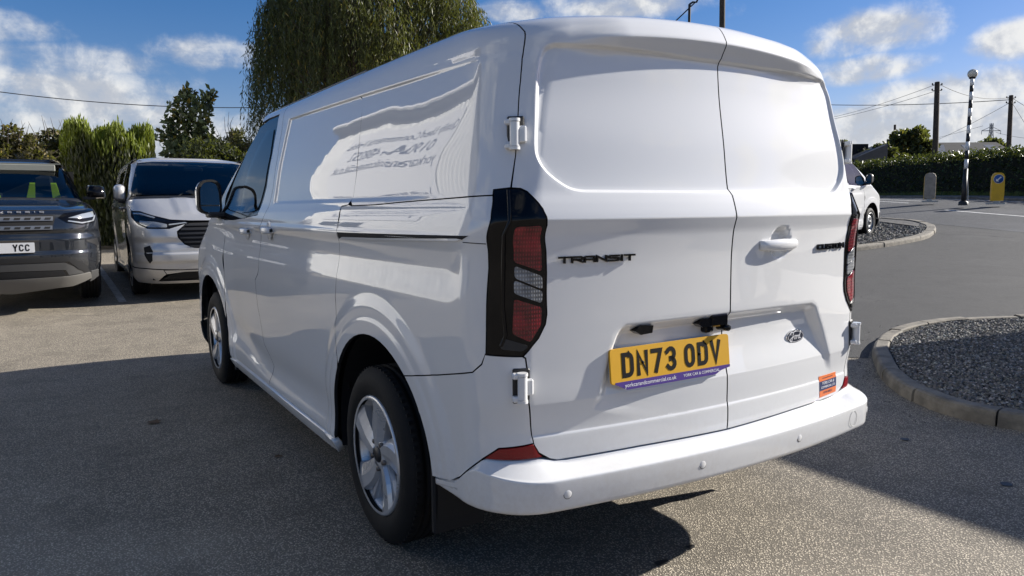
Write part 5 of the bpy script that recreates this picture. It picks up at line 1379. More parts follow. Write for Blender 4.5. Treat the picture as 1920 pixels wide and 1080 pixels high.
for s in (1, -1):
    f = (lambda q: q) if s > 0 else mir
    SP('windscreen_pillar', 'f', f([(.90, 1.285), (.985, 1.24), (1.10, 1.24), (1.02, 1.50), (.97, 1.68), (.94, 1.755), (.765, 1.747), (.825, 1.68), (.885, 1.50)]), M_gloss, step=.03, off=.002)
    af = arc_pts(DX[1], .375, .44, (3.49, .30), (4.37, .36), 14); ar = arc_pts(DX[0], .375, .44, (.54, .36), (1.42, .30), 14)
    body = [(1.44, .29), (3.47, .29)] + af + [(4.33, .60), (4.30, .95), (4.02, 1.21), (3.75, 1.235), (.45, 1.22), (.42, .40)] + ar
    SP('body_side', 's', f(body), step=.035)
    SP('side_window', 's', f([(.55, 1.25), (3.62, 1.26), (3.10, 1.62), (2.70, 1.745), (.75, 1.745)]), M_glass, step=.06, inset=0, skirt=0)
    SP('roof_side', 's', f([(.60, 1.75), (2.72, 1.75), (2.45, 1.84), (.60, 1.84)]), step=.05)
    SP('roof_rail', 's', f([(.7, 1.825), (2.4, 1.825), (2.35, 1.845), (.75, 1.845)]), M_black, step=.05, off=.02)
    hl = SP('headlamp', 'f', f([(.50, 1.045), (.56, 1.095), (.78, 1.125), (.99, 1.155), (1.00, 1.06), (.93, .985), (.76, .955), (.60, .985)]), M_gloss, step=.02, off=.004)
    SP('headlamp_lens', 'f', f([(.60, 1.04), (.76, 1.085), (.96, 1.115), (.95, 1.05), (.77, 1.03)]), M_headl, hl, step=.02, off=.008, skirt=.004)
    SP('running_light', 'f', f([(.60, 1.00), (.76, .972), (.93, 1.00), (.99, 1.075), (.96, 1.07), (.90, 1.012), (.76, .992), (.61, 1.015)]), M_headl, hl, step=.02, off=.010, skirt=.004)
    SP('bumper_vent', 'f', f([(.80, .78), (.99, .80), (1.04, .72), (1.03, .50), (.94, .46), (.97, .70), (.80, .765)]), M_black, step=.02, off=.004)
    for k in range(6): SP('vent_fin', 'f', f([(.975, .70-.036*k), (1.025, .705-.036*k), (1.025, .69-.036*k), (.975, .685-.036*k)]), M_dkplas, step=.02, inset=0, off=.008, skirt=.004)
    m = empty('door_mirror'); m.parent = suv
    mb = MB(); X = -s*1.03; mb.prism(round_poly([(-.13, -.08), (.12, -.09), (.14, .03), (.10, .10), (-.10, .09)], .04, 3), 0, .15, Matrix.Translation((X, 3.42, 1.37)) @ Matrix.Rotation(0, 4, 'Z'), True, .75); mb.build('mirror_cap', M_gloss, m)
    mb = MB(); mb.box(min(-s*.86, -s*1.02), max(-s*.86, -s*1.02), 3.44, 3.53, 1.27, 1.31, None, .01); mb.build('mirror_arm', M_black, m)
    for cy in DX:
        mb = MB(); n = 18; vs = []; fs = []
        for i in range(n+1):
            a = math.radians(-12+204*i/n)
            for x in (.95, .6): vs.append((-s*x, cy+.452*math.cos(a), .375+.452*math.sin(a)))
        for i in range(n): fs.append((2*i, 2*i+1, 2*i+3, 2*i+2))
        mb.add(vs, fs, True); mb.add([vs[2*i+1] for i in range(n+1)], [tuple(range(n+1))]); mb.build('arch_liner', M_under, suv)
gr = SP('grille', 'f', sym([(0, 1.085), (.455, 1.08), (.475, 1.05), (.455, .895), (0, .885)]), M_under, step=.04, off=.003)
for z0 in (1.008, .908):
    bar = SP('grille_bar', 'f', sym([(0, z0+.050), (.455, z0+.050), (.455, z0), (0, z0)]), M_barbright, gr, step=.04, off=.014, skirt=.01)
    for k in range(9):
        u = -.40+.10*k; SP('bar_cutout', 'f', [(u-.035, z0+.012), (u+.025, z0+.012), (u+.035, z0+.036), (u-.025, z0+.036)], M_under, gr, step=.03, inset=0, off=.0155, skirt=.002)
mb = MB(); M = frame_on(SUV, -.22, .932, 'f', .02); oval(mb, .05, .026, 0, -.008, M); mb.build('oval_badge', M_skid, gr)
pm_ = frame_on(SUV, 0, .715, 'f', .025)
pl = empty('number_plate'); pl.parent = suv
mb = MB(); mb.prism(round_poly([(-.26, -.056), (.26, -.056), (.26, .056), (-.26, .056)], .012, 3), .03, -.004, pm_); mb.build('plate_panel', M_platew, pl)
mb = MB(); stroke_text(mb, 'YCC', .040, -.0395, .05, .079, .0105, .0142, -.004, -.005, pm_); mb.build('plate_characters', M_ink, pl)
M_let = mat('bonnet_letters', (.42, .42, .43), .35, .6)
mb = MB(); x = -.365
Mf = frame_on(SUV, 0, 1.105, 'f', .004)
for ch in 'DISCOVERY':
    w_ = .018 if ch == 'I' else .048
    uu_ = (x+w_/2); Ml = frame_on(SUV, -uu_*1.0, 1.107, 'f', .004); mb2 = MB(); stroke_text(mb2, ch, -w_/2, -.016, .048 if ch != 'I' else .05, .032, 0, .008, 0, -.006, Ml, {'I': .36}); mb2.build('raised_letter', M_let, suv); x += w_+.037
SP('lower_intake', 'f', sym([(0, .60), (.58, .60), (.74, .53), (.84, .42), (.80, .40), (.70, .45), (.60, .54), (0, .545)]), M_under, step=.04, off=.018)
SP('lower_bar', 'f', sym([(0, .54), (.56, .535), (.68, .47), (.78, .40), (.62, .385), (.58, .445), (0, .455)]), M_dkplas, step=.03, off=.012)
SP('lower_grille', 'f', sym([(0, .45), (.56, .44), (.60, .385), (0, .375)]), M_under, step=.04, off=.014)
SP('skid_plate', 'f', sym([(0, .37), (.62, .375), (.86, .40), (.90, .33), (.70, .255), (0, .20)]), M_skid, step=.03, off=.016)
SP('bumper_end', 'f', [(.87, .41), (1.02, .42), (1.08, .33), (.90, .28)], M_dkplas, step=.03, off=.01); SP('bumper_end', 'f', mir([(.87, .41), (1.02, .42), (1.08, .33), (.90, .28)]), M_dkplas, step=.03, off=.01)
mb = MB(); mb.box(-.78, .78, .3, 4.6, .26, .60); mb.build('underbody', M_under, suv)
mb = MB(); mb.box(-.56, .56, .7, 2.3, 1.79, 1.853, None, .03); mb.build('roof', M_grey, suv)
mb = MB(); mb.box(-.80, .80, .25, 2.0, .6, 1.70); mb.build('rear_cabin', M_under, suv)
mb = MB(); mb.box(-.82, .82, 3.5, 3.85, .8, 1.24, None, .04); mb.build('dashboard', M_dash, suv)
for x in (-.38, .38):
    st = empty('seat'); st.parent = suv
    mb = MB(); mb.box(x-.24, x+.24, 2.35, 2.52, .8, 1.42, None, .06); mb.box(x-.13, x+.13, 2.36, 2.48, 1.43, 1.62, None, .04); mb.build('seat_back', M_seat, st)
    for sx in (-1, 1):
        mb = MB(); mb.add([(x+sx*.10, 2.535, 1.50), (x+sx*.17, 2.535, 1.50), (x+sx*.26, 2.56, 1.16), (x+sx*.12, 2.56, 1.14), (x+sx*.10, 2.50, 1.52), (x+sx*.17, 2.50, 1.52), (x+sx*.26, 2.53, 1.16), (x+sx*.12, 2.53, 1.14)], [(0, 1, 2, 3), (7, 6, 5, 4), (0, 4, 5, 1), (1, 5, 6, 2), (2, 6, 7, 3), (3, 7, 4, 0)]); mb.build('vest_strap', M_hivis, st)
mb = MB(); mb.box(-.62, .62, 2.55, 2.95, 1.755, 1.765); mb.box(-.55, .57, 2.93, 2.96, 1.66, 1.75, None, .01); mb.build('sun_visor', M_cream, suv)
mb = MB(); Rw = Matrix.Translation((.38, 3.36, 1.20)) @ Matrix.Rotation(math.radians(28), 4, 'X')
mb.tube([Rw @ Vector((.19*math.cos(a), 0, .19*math.sin(a))) for a in np.linspace(0, 2*math.pi, 25)], .016, 8, False); mb.build('steering_wheel', M_black, suv)
w0 = None
for y in DX:
    for s in (1, -1):
        w = make_wheel(suv, R=.375, width=.25, rim=.255) if w0 is None else copy_tree(w0, suv)
        w0 = w0 or w; w.location = (-s*.975, y, .375); w.rotation_euler = (0, 0, 0 if s > 0 else math.pi)

# ------------------------------------------------------------------ box van out to the right, whose shade falls over the near bed
bx_ = empty('box_van', (7.85, -4.3, 0), 0, label='tall white box van standing right of the near gravel bed, seen only by its shade', cat='van')
mb = MB(); mb.box(-1.0, 1.0, 0, 5.0, .75, 2.86, None, .10); mb.build('load_box', M_white, bx_)
mb = MB(); mb.box(-.95, .95, -1.9, -.1, .45, 1.25, None, .12); mb.box(-.90, .90, -1.2, -.1, 1.2, 2.15, None, .18); mb.build('cab', M_white, bx_)
mb = MB(); mb.box(-.80, .80, -1.24, -1.16, 1.35, 2.0, None, .03); mb.build('windscreen', M_gloss, bx_)
mb = MB(); mb.box(-.45, .45, -1.6, 4.9, .45, .76); mb.build('chassis', M_under, bx_)
for y in (-1.1, 3.7):
    for s in (1, -1):
        w = copy_tree(w0, bx_); w.location = (-s*.95, y, .375); w.rotation_euler = (0, 0, 0 if s > 0 else math.pi)

# ------------------------------------------------------------------ street furniture
M_wood = mat('pole_timber', (.050, .038, .028), .85, var=.35, var_scale=5, bump=.5, bump_scale=60)
M_cable = mat('cable_black', (.012, .012, .013), .7)
M_bolw = mat('bollard_back', (.27, .24, .20), .6, var=.2, var_scale=6)
M_boly = mat('bollard_yellow', (.62, .36, .01), .45, var=.08, var_scale=5)
M_blue = mat('sign_blue', (.012, .075, .28), .4)
M_pblack = mat('post_black', (.012, .012, .013), .5)
M_pwhite = mat('post_white', (.66, .66, .64), .5)
M_globe = mat('beacon_globe', (.62, .58, .48), .25, coat=.5)
M_conc = mat('base_concrete', (.42, .42, .40), .8)

def ground_at(u, v, h=0.0):
    d = pix_dir(u, v); t = 1.0
    while t < 200:
        p = CAM + d*t
        if p[2] <= zgf(p[0], p[1])+h: return p
        t += .02
    return CAM + d*200

# crossing beacon: leaning striped post with a globe
bx = ground_at(1806, 384, .115); top = at(1823, 148, (bx-CAM) @ _F)
bp = empty('crossing_beacon', tuple(bx), label='leaning black and white striped post with a pale globe on the traffic island', cat='crossing beacon')
ax = Vector(top-bx); L = ax.length; ax.normalize(); RQ = Vector((0, 0, 1)).rotation_difference(ax).to_matrix().to_4x4()
nseg = 13; z0 = .0
edges = np.concatenate([[0, .22*L], np.linspace(.40*L, L, 10)]); edges[2] = .40*L
edges = np.array([0, .285, .36, .43, .50, .565, .63, .70, .765, .83, .895, .945, 1.0])*L
for i in range(len(edges)-1):
    mb = MB(); r = .085 if i == 0 else .062
    mb.lathe([(edges[i], 0), (edges[i], r), (edges[i+1], r if i else .07), (edges[i+1], 0)], 20, 'z', (0, 0, 0)); mb.v = [tuple(RQ @ Vector(p)) for p in mb.v]
    mb.build('post_band', M_pblack if i % 2 == 0 else M_pwhite, bp)
mb = MB(); mb.lathe([(L, .07), (L+.03, .11), (L+.05, .11)], 20, 'z'); mb.v = [tuple(RQ @ Vector(p)) for p in mb.v]; mb.build('globe_collar', M_pblack, bp)
mb = MB(); mb.lathe([(L+.18-.165*math.cos(a), max(.165*math.sin(a), 0)) for a in np.linspace(0, math.pi, 18)], 26, 'z'); mb.v = [tuple(RQ @ Vector(p)) for p in mb.v]; mb.build('globe', M_globe, bp)
mb = MB(); cv = [RQ @ Vector(p) for p in ((.10, -.10, .0), (.13, -.06, .5), (.11, -.02, 1.05), (.075, 0, 1.45))]; mb.tube(cv, .018, 6); mb.build('conduit', M_conc, bp)
mb = MB(); mb.lathe([(-.02, .16), (.10, .15), (.14, .09)], 20, 'z'); mb.build('post_foot', M_pblack, bp)

def bollard(u, v, face_yaw, label, lean=0.0):
    p = ground_at(u, v, .115); b = empty('keep_left_bollard', tuple(p), face_yaw, label=label, cat='bollard', group='bollards on the traffic island')
    w, h, d = .19, 1.06, .16
    outl = [(-w, .10), (w, .10), (w*1.05, .35), (w*1.02, h-.12), (w*.80, h-.02), (w*.4, h+.02), (-w*.4, h+.02), (-w*.80, h-.02), (-w*1.02, h-.12), (-w*1.05, .35)]
    mb = MB(); mb.prism(outl, -d/2, d/2-.02); mb.build('bollard_shell', M_boly, b)
    mb = MB(); mb.prism([(x*.97, z if z > .2 else z+.004) for x, z in outl], d/2-.019, d/2+.012, None, False, .96); mb.build('back_panel', M_bolw, b)
    mb = MB(); mb.lathe([(0, .0), (0, .145), (.006, .145), (.006, .0)], 28, 'y', (0, -d/2-.008, h-.20)); mb.build('sign_disc', M_blue, b)
    mb = MB(); mb.lathe([(0, .146), (0, .158), (.006, .158), (.006, .146)], 28, 'y', (0, -d/2-.009, h-.20)); mb.build('sign_rim', M_pwhite, b)
    ar = [(-.08, -.08), (.01, -.08), (-.02, -.05), (.09, .06), (.06, .09), (-.05, -.02), (-.08, .01)]
    mb = MB(); mb.prism([(x, z+h-.20) for x, z in ar], -d/2-.009, -d/2-.014); mb.build('arrow', M_pwhite, b)
    mb = MB(); mb.box(-.30, .24, -.13, .13, -.02, .035, None, .01); mb.box(-.10, .10, -.08, .08, .03, .11, None, .02); mb.build('base_plate', M_conc, b)
yaw_cam = math.atan2(_F[0], _F[1])
bollard(1868, 382, -yaw_cam-.30, 'yellow keep left bollard showing its blue arrow disc, right of the striped post')
bollard(1742, 378, -yaw_cam+math.pi-.42, 'keep left bollard turned away, showing its plain grey back')

def cable(name, a, b, sag, r, label, group=None, parent=None, n=18):
    a = np.array(a); b = np.array(b); mb = MB(); pts = [a+(b-a)*t-np.array((0, 0, sag*4*t*(1-t))) for t in np.linspace(0, 1, n)]; mb.tube(pts, r, 5)
    return tag(mb.build(name, M_cable, parent), label=label, cat='cable', group=group)

def pole(u_base, u_top, v_top, d, r, label, pins=True, base_v=None):
    p = at(u_base, 385, d); p[2] = zgf(p[0], p[1]); tp = at(u_top, v_top, (p-CAM) @ _F)
    o = empty('utility_pole', tuple(p), label=label, cat='utility pole', group='wooden poles carrying the overhead lines')
    mb = MB(); v = Vector(tp-p); mb.tube([(0, 0, -.1), tuple(v*.5), tuple(v)], [r, r*.9, r*.78], 14); mb.build('pole_shaft', M_wood, o)
    if pins:
        mb = MB()
        for k, dz in enumerate((.15, .45)):
            q = v+Vector((0, 0, -dz)); e = Vector((_R[0], _R[1], 0))*.26
            mb.tube([tuple(q-e), tuple(q+e)], .022, 6)
            for s in (-1, 1): mb.lathe([(0, .0), (0, .035), (.05, .045), (.09, .02), (.10, 0)], 8, 'z', tuple(q+e*s+Vector((0, 0, .01))))
        mb.build('cross_pins', M_cable, o)
    return np.array(p), np.array(tp)
pA, tA = pole(1750, 1757.5, 154, 40, .165, 'tallest wooden pole, standing behind the hedge left of the striped post')
pB, tB = pole(1886, 1896, 179, 44, .15, 'wooden pole further right, beyond the grey barn roof')
pC, tC = pole(1676, 1678, 234, 75, .15, 'small far wooden pole above the round tree', False)
pD, tD = pole(1352, 1355, -60, 24, .115, 'thick brown pole rising behind the van roof', False)
# lines between them
M_ = (tA+np.array((0, 0, -.2)))
cable('overhead_line', tA+np.array((.2, -.1, -.15)), tB+np.array((0, 0, -.1)), .35, .014, 'overhead line from the tallest pole to the pole on the right', 'overhead lines')
cable('overhead_line', at(1300, 178, 60), tB+np.array((0, 0, -.25)), .55, .022, 'level overhead line passing behind the tallest pole', 'overhead lines')
cable('overhead_line', tA+np.array((-.1, .1, -.15)), at(1480, 232, 70), .4, .012, 'upper overhead line falling left from the tallest pole', 'overhead lines')
cable('overhead_line', tA+np.array((-.1, .1, -.5)), at(1450, 238, 72), .4, .012, 'lower overhead line falling left from the tallest pole', 'overhead lines')
cable('overhead_line', tB+np.array((0, 0, -.1)), at(2000, 232, 38), .15, .014, 'upper overhead line leaving the right edge from the pole', 'overhead lines')
cable('overhead_line', tB+np.array((0, 0, -.3)), at(1990, 330, 34), .1, .014, 'steep stay line falling from the right pole', 'overhead lines')
cable('overhead_line', tB+np.array((0, 0, -.4)), at(1640, 300, 90), .6, .013, 'thin far line running left from the right pole', 'overhead lines')
cable('overhead_line', at(-40, 167, 26), at(560, 199, 30), .28, .016, 'single black cable crossing the sky above the left cars', 'overhead lines')
# lamp bracket seen over the van roof
lb = empty('street_lamp', tuple(at(1292, 36, 30)), label='thin dark lamp bracket sticking up behind the van roof', cat='street lamp')
lp = at(1292, 36, 30); top_ = at(1293, 8, 30)-lp; low_ = np.array((0, 0, zgf(lp[0], lp[1])-lp[2]))
mb = MB(); mb.tube([tuple(low_), tuple(top_)], .055, 8); mb.tube([tuple(top_), tuple(at(1299, 4, 30)-lp), tuple(at(1306, 4, 30)-lp), tuple(at(1311, -8, 30)-lp)], .04, 8); mb.tube([tuple(at(1262, 44, 30)-lp), tuple(at(1303, 5, 30)-lp)], .028, 6); mb.build('lamp_bracket', M_cable, lb)

# pylon far away
py = empty('pylon', label='distant steel lattice pylon above the barn roof', cat='pylon')
pp = at(1855, 300, 260); pz = zgf(pp[0], pp[1]); pt = at(1855, 232, 260); H = pt[2]-pz; ex = np.array((_r[0], _r[1], 0)); ey = np.array((-_r[1], _r[0], 0))
M_steel = mat('pylon_steel', (.22, .24, .26), .6)
mb = MB()
def pyp(a, b, z): return tuple(np.array((pp[0], pp[1], pz+z))+ex*a+ey*b)
def hw(z): return max(2.6*(1-z/H)**.9, .35)
lv = np.linspace(0, H, 12)
for i in range(11):
    for sa, sb in ((1, 1), (1, -1), (-1, 1), (-1, -1)):
        mb.tube([pyp(sa*hw(lv[i]), sb*hw(lv[i]), lv[i]), pyp(sa*hw(lv[i+1]), sb*hw(lv[i+1]), lv[i+1])], .13, 4)
    for s in (1, -1):
        mb.tube([pyp(-hw(lv[i]), s*hw(lv[i]), lv[i]), pyp(hw(lv[i+1]), s*hw(lv[i+1]), lv[i+1])], .08, 4); mb.tube([pyp(hw(lv[i]), s*hw(lv[i]), lv[i]), pyp(-hw(lv[i+1]), s*hw(lv[i+1]), lv[i+1])], .08, 4)
mb.build('lattice_tower', M_steel, py)
for z, w in ((H-2.6, 3.4), (H-6.4, 4.6), (H-10.0, 3.6)):
    mb = MB(); mb.tube([pyp(-w, 0, z), pyp(w, 0, z)], .14, 4); mb.tube([pyp(-w, 0, z), pyp(0, 0, z+1.5), pyp(w, 0, z)], .10, 4)
    for s in (-1, 1): mb.tube([pyp(s*w, 0, z), pyp(s*w, 0, z-1.3)], .09, 4)
    mb.build('cross_arm', M_steel, py)
cable('overhead_line', at(1855-12, 236, 258), at(1500, 300, 340), 2.0, .05, 'faint high line hanging left from the far pylon', 'overhead lines')
cable('overhead_line', at(1855+12, 248, 258), at(2050, 252, 230), 2.0, .05, 'faint high line hanging right from the far pylon', 'overhead lines')

# ------------------------------------------------------------------ barns
M_roofs = mat('barn_roof_sheet', (.026, .026, .027), .95, spec=.2, var=.25, var_scale=.8)
M_rooflt = mat('barn_rooflight', (.055, .058, .06), .5)
M_barnw = mat('barn_wall', (.06, .055, .05), .9, var=.3, var_scale=2)
M_barnk = mat('black_shed', (.010, .010, .011), .9)
br = empty('barn', label='low barn with a grey sheet roof behind the far hedge', cat='barn')
def q4(mb, pts, thick=.12):
    P = [np.array(p) for p in pts]; n = np.cross(P[1]-P[0], P[3]-P[0]); n /= np.linalg.norm(n); Q = [p-n*thick for p in P]
    mb.add([tuple(p) for p in P+Q], [(0, 1, 2, 3), (7, 6, 5, 4), (0, 4, 5, 1), (1, 5, 6, 2), (2, 6, 7, 3), (3, 7, 4, 0)])
dB = 62.0
e0, e1 = at(1735, 297, dB), at(1925, 286, dB+1); r0, r1 = at(1738, 268, dB+9), at(1868, 266, dB+9)
e1[2] = e0[2]; r0[2] = r1[2] = (r0[2]+r1[2])/2
mb = MB(); q4(mb, [e0, e1, r1, r0]); b0 = 2*r0-e0; b1 = 2*r1-e1; b0[2] = e0[2]; b1[2] = e1[2]; mb.build('roof_slope', M_roofs, br)
mb = MB(); q4(mb, [r0, r1, b1, b0]); mb.build('roof_slope', M_roofs, br)
ul = (e1-e0)/np.linalg.norm(e1-e0)
for f0 in (.10, .47, .76):
    mb = MB(); a, b = e0+(e1-e0)*f0, r0+(r1-r0)*(f0-.02); w = ul*1.1; nrm_ = np.cross(e1-e0, r0-e0); nrm_ /= np.linalg.norm(nrm_); nrm_ *= np.sign(nrm_[2])*.05
    q4(mb, [a+(b-a)*.25+nrm_, a+(b-a)*.25+w+nrm_, b+(a-b)*.2+w+nrm_, b+(a-b)*.2+nrm_], .04); mb.build('rooflight', M_rooflt, br)
mb = MB(); zb_ = zgf(e0[0], e0[1])-.2
for a, b in ((e0, e1), (e1, b1), (b1, b0), (b0, e0)):
    mb.add([(a[0], a[1], zb_), (b[0], b[1], zb_), (b[0], b[1], e0[2]-.05), (a[0], a[1], e0[2]-.05)], [(0, 1, 2, 3)])
for a, m_, b in ((e0, r0, b0), (e1, r1, b1)): mb.add([tuple(a), tuple(m_), tuple(b)], [(0, 1, 2)])
mb.build('barn_walls', M_barnw, br)
bs = empty('shed', label='black flat fronted shed behind the far white van', cat='shed')
c0, c1 = at(1540, 300, 48), at(1627, 300, 48); zt = at(1627, 270, 48)[2]; dv = np.array((_F[0], _F[1], 0))*6
mb = MB(); g = zgf(c0[0], c0[1])-.2; A = [c0, c1, c1+dv, c0+dv]
mb.add([(p[0], p[1], g) for p in A]+[(p[0], p[1], zt) for p in A], [(0, 1, 5, 4), (1, 2, 6, 5), (2, 3, 7, 6), (3, 0, 4, 7), (4, 5, 6, 7)]); mb.build('shed_walls', M_barnk, bs)
gs = empty('shed', label='low grey lean-to roof between the black shed and the round tree', cat='shed')
mb = MB(); a, b = at(1601, 297, 46), at(1665, 270, 46); c_, d_ = b+dv, a+dv; q4(mb, [a, b, c_, d_]); mb.build('roof_slope', M_roofg, gs)
mb = MB(); g = zgf(a[0], a[1])-.2; mb.add([(a[0], a[1], g), (b[0], b[1], g), (b[0], b[1], b[2]-.12), (a[0], a[1], a[2]-.12)], [(0, 1, 2, 3)]); mb.build('shed_walls', M_roofg, gs)

# ------------------------------------------------------------------ trees, hedges, bushes
M_bark = mat('bark', (.055, .042, .032), .9, var=.35, var_scale=9, bump=.6, bump_scale=40)
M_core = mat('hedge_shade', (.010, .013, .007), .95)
M_leafglossy = leaf_mat('leaf_glossy', .22, .40, .3)
def leaves(P, size, aspect=.55, droop=None, tint=(.05, .07, .02), var=.35, yellow=0.0, up=.0):
    """leaf blades at points P; returns verts, faces, colours"""
    n = len(P); a = RNG.normal(0, 1, (n, 3)); a[:, 2] += up
    if droop is not None: a = a*.35 + np.array(droop)
    a /= np.linalg.norm(a, axis=1, keepdims=True); b = np.cross(a, RNG.normal(0, 1, (n, 3))); b /= np.linalg.norm(b, axis=1, keepdims=True)+1e-9
    s = (size*RNG.uniform(.6, 1.35, n))[:, None]; w = s*aspect; c = np.cross(a, b)
    V = np.stack([P, P+a*s*.5+b*w*.5+c*s*.06, P+a*s, P+a*s*.5-b*w*.5+c*s*.06], 1).reshape(-1, 3)
    F = np.arange(4*n).reshape(-1, 4)
    g = np.exp(RNG.normal(0, var, n))[:, None]; col = np.array(tint)[None]*g
    yl = (RNG.uniform(0, 1, n) < yellow)[:, None]; col = np.where(yl, np.array((.23, .17, .03))*g, col)
    return V, F, np.repeat(col, 4, 0)
def crown_mesh(name, parts, m, parent):
    V = []; F = []; Cc = []; k = 0
    for v, f, c in parts: V.append(v); F.append(f+k); Cc.append(c); k += len(v)
    return link_mesh(name, np_mesh(name, np.concatenate(V), np.concatenate(F), False, np.concatenate(Cc)), m, parent)
def clump_points(c, rad, nclump, nleaf, cr=.28, shell=.55, flat=1.0):
    """points in clumps spread through an ellipsoid"""
    c = np.array(c); rad = np.array(rad); d = RNG.normal(0, 1, (nclump, 3)); d /= np.linalg.norm(d, axis=1, keepdims=True)
    r = (shell+(1-shell)*RNG.uniform(0, 1, (nclump, 1))**.7); C_ = c+d*r*rad
    idx = RNG.integers(0, nclump, nleaf); sz = cr*rad.mean()*RNG.uniform(.6, 1.4, nclump)
    q = RNG.normal(0, 1, (nleaf, 3)); q /= np.linalg.norm(q, axis=1, keepdims=True); q *= RNG.uniform(.2, 1, (nleaf, 1))**.5
    return C_[idx]+q*sz[idx][:, None]*np.array((1, 1, flat)), C_
def limbs(mb, base, tips, r0, jit=.2):
    base = np.array(base)
    for tp in tips:
        tp = np.array(tp); m1 = base+(tp-base)*.35+RNG.normal(0, jit, 3)*(1, 1, .3); m2 = base+(tp-base)*.7+RNG.normal(0, jit, 3)*(1, 1, .3)
        mb.tube([base, m1, m2, tp], [r0, r0*.6, r0*.35, r0*.12], 6)
def gpt(u, d):
    p = at(u, 390, d); return np.array((p[0], p[1], zgf(p[0], p[1])))
def tree(name, u, d, v_top, hw_px, v_mid, n, size, tint, label, cat='tree', group=None, nclump=60, cr=.26, yellow=0, aspect=.6, trunk=.16, var=.35, m=None, shell=.5, vb=None, twigs=0):
    b = gpt(u, d); top = at(u, v_top, d)[2]; cen = at(u, v_mid, d); rz = top-cen[2]; rx = hw_px*d/FPX
    o = empty(name, tuple(b), label=label, cat=cat, group=group); c = np.array((0, 0, cen[2]-b[2]))
    P, C_ = clump_points(c, (rx*.86, rx*.86, rz*.86), nclump, n, cr, shell)
    P = P[P[:, 2] > .05]
    crown_mesh('crown', [leaves(P, size, aspect, None, tint, var, yellow)], m or M_leaf, o)
    mb = MB(); mb.tube([(0, 0, -.1), (.05*rx, 0, c[2]*.5), tuple(c*.95)], [trunk, trunk*.8, trunk*.5], 10); limbs(mb, c*.7, C_[:min(26, nclump)], trunk*.45, rx*.06)
    if twigs:
        for _ in range(twigs):
            dr = RNG.normal(0, 1, 3); dr[2] = abs(dr[2])+.3; dr /= np.linalg.norm(dr); s = c+dr*np.array((rx, rx, rz))*.75; mb.tube([tuple(s), tuple(s+dr*rz*.22), tuple(s+dr*rz*.42+RNG.normal(0, .08, 3))], [.014, .009, .004], 4)
    mb.build('trunk', M_bark, o)
    return o

def hedge(name, corners, h, n, size, tint, label, thick, m=None, upright=0.0, var=.35, top_jit=.1, core_m=None, step=.5, yellow=0.0, aspect=.55, topbias=.35, lit_top=None):
    """clipped run of leaves round a dense dark core; corners = centre line on the ground"""
    path = np.array(corners, float); L = np.concatenate([[0], np.cumsum(np.linalg.norm(np.diff(path, axis=0), axis=1))])
    o = empty(name, (path[0][0], path[0][1], zgf(*path[0])), label=label, cat='hedge'); org = np.array(o.location)
    s = RNG.uniform(0, L[-1], n); x = np.interp(s, L, path[:, 0]); y = np.interp(s, L, path[:, 1])
    k = np.clip(np.searchsorted(L, s)-1, 0, len(path)-2); t = (path[k+1]-path[k]); t /= np.linalg.norm(t, axis=1, keepdims=True); nn = np.stack([-t[:, 1], t[:, 0]], -1)
    which = RNG.uniform(0, 1, n); ontop = which < topbias
    lump = .5+.5*np.sin(s*2.1+np.sin(s*.73)*2)*np.sin(s*5.3+1)
    hh = h*(1+top_jit*(lump-.5)) + RNG.normal(0, .03*h, n)
    en = np.clip(np.minimum(s, L[-1]-s)/(thick*.6), 0, 1); rnd = np.sqrt(1-(1-en)**2); hh = hh*(.88+.12*rnd)
    off = np.where(ontop, RNG.uniform(-thick/2, thick/2, n), np.where(RNG.uniform(0, 1, n) < .72, -1, 1)*thick/2*(1+.10*RNG.normal(0, 1, n)))
    off = off*(.12+.88*rnd)
    zz = np.where(ontop, hh-np.abs(RNG.normal(0, .06*h, n)), hh*RNG.uniform(.02, 1, n))
    P = np.stack([x+nn[:, 0]*off, y+nn[:, 1]*off, zg(x, y)+zz], -1)-org
    v, f, c = leaves(P, size, aspect, (0, 0, upright) if upright else None, tint, var, yellow)
    if lit_top is not None:
        w = np.repeat(sst(.84, .97, zz/hh), 4)[:, None]; c = c*(1-w)+w*np.array(lit_top)*np.repeat(np.exp(RNG.normal(0, .3, n)), 4)[:, None]  # upper leaves painted brighter lime, a sunlit rim over the shaded front
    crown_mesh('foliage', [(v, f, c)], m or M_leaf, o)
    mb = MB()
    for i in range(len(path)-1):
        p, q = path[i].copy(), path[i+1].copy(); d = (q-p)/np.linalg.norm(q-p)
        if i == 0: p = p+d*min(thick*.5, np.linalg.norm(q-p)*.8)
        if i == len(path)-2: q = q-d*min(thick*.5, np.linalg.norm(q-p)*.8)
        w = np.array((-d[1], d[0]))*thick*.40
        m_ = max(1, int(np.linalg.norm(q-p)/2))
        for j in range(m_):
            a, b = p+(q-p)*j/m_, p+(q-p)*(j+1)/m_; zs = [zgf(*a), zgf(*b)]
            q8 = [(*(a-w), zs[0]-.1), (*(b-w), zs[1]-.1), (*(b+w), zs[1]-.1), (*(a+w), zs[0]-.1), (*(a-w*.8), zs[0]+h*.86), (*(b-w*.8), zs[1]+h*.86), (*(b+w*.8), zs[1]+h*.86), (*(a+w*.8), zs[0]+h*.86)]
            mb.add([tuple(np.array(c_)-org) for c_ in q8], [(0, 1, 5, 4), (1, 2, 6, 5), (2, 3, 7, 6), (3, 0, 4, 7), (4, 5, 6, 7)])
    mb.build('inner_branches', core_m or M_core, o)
    return o

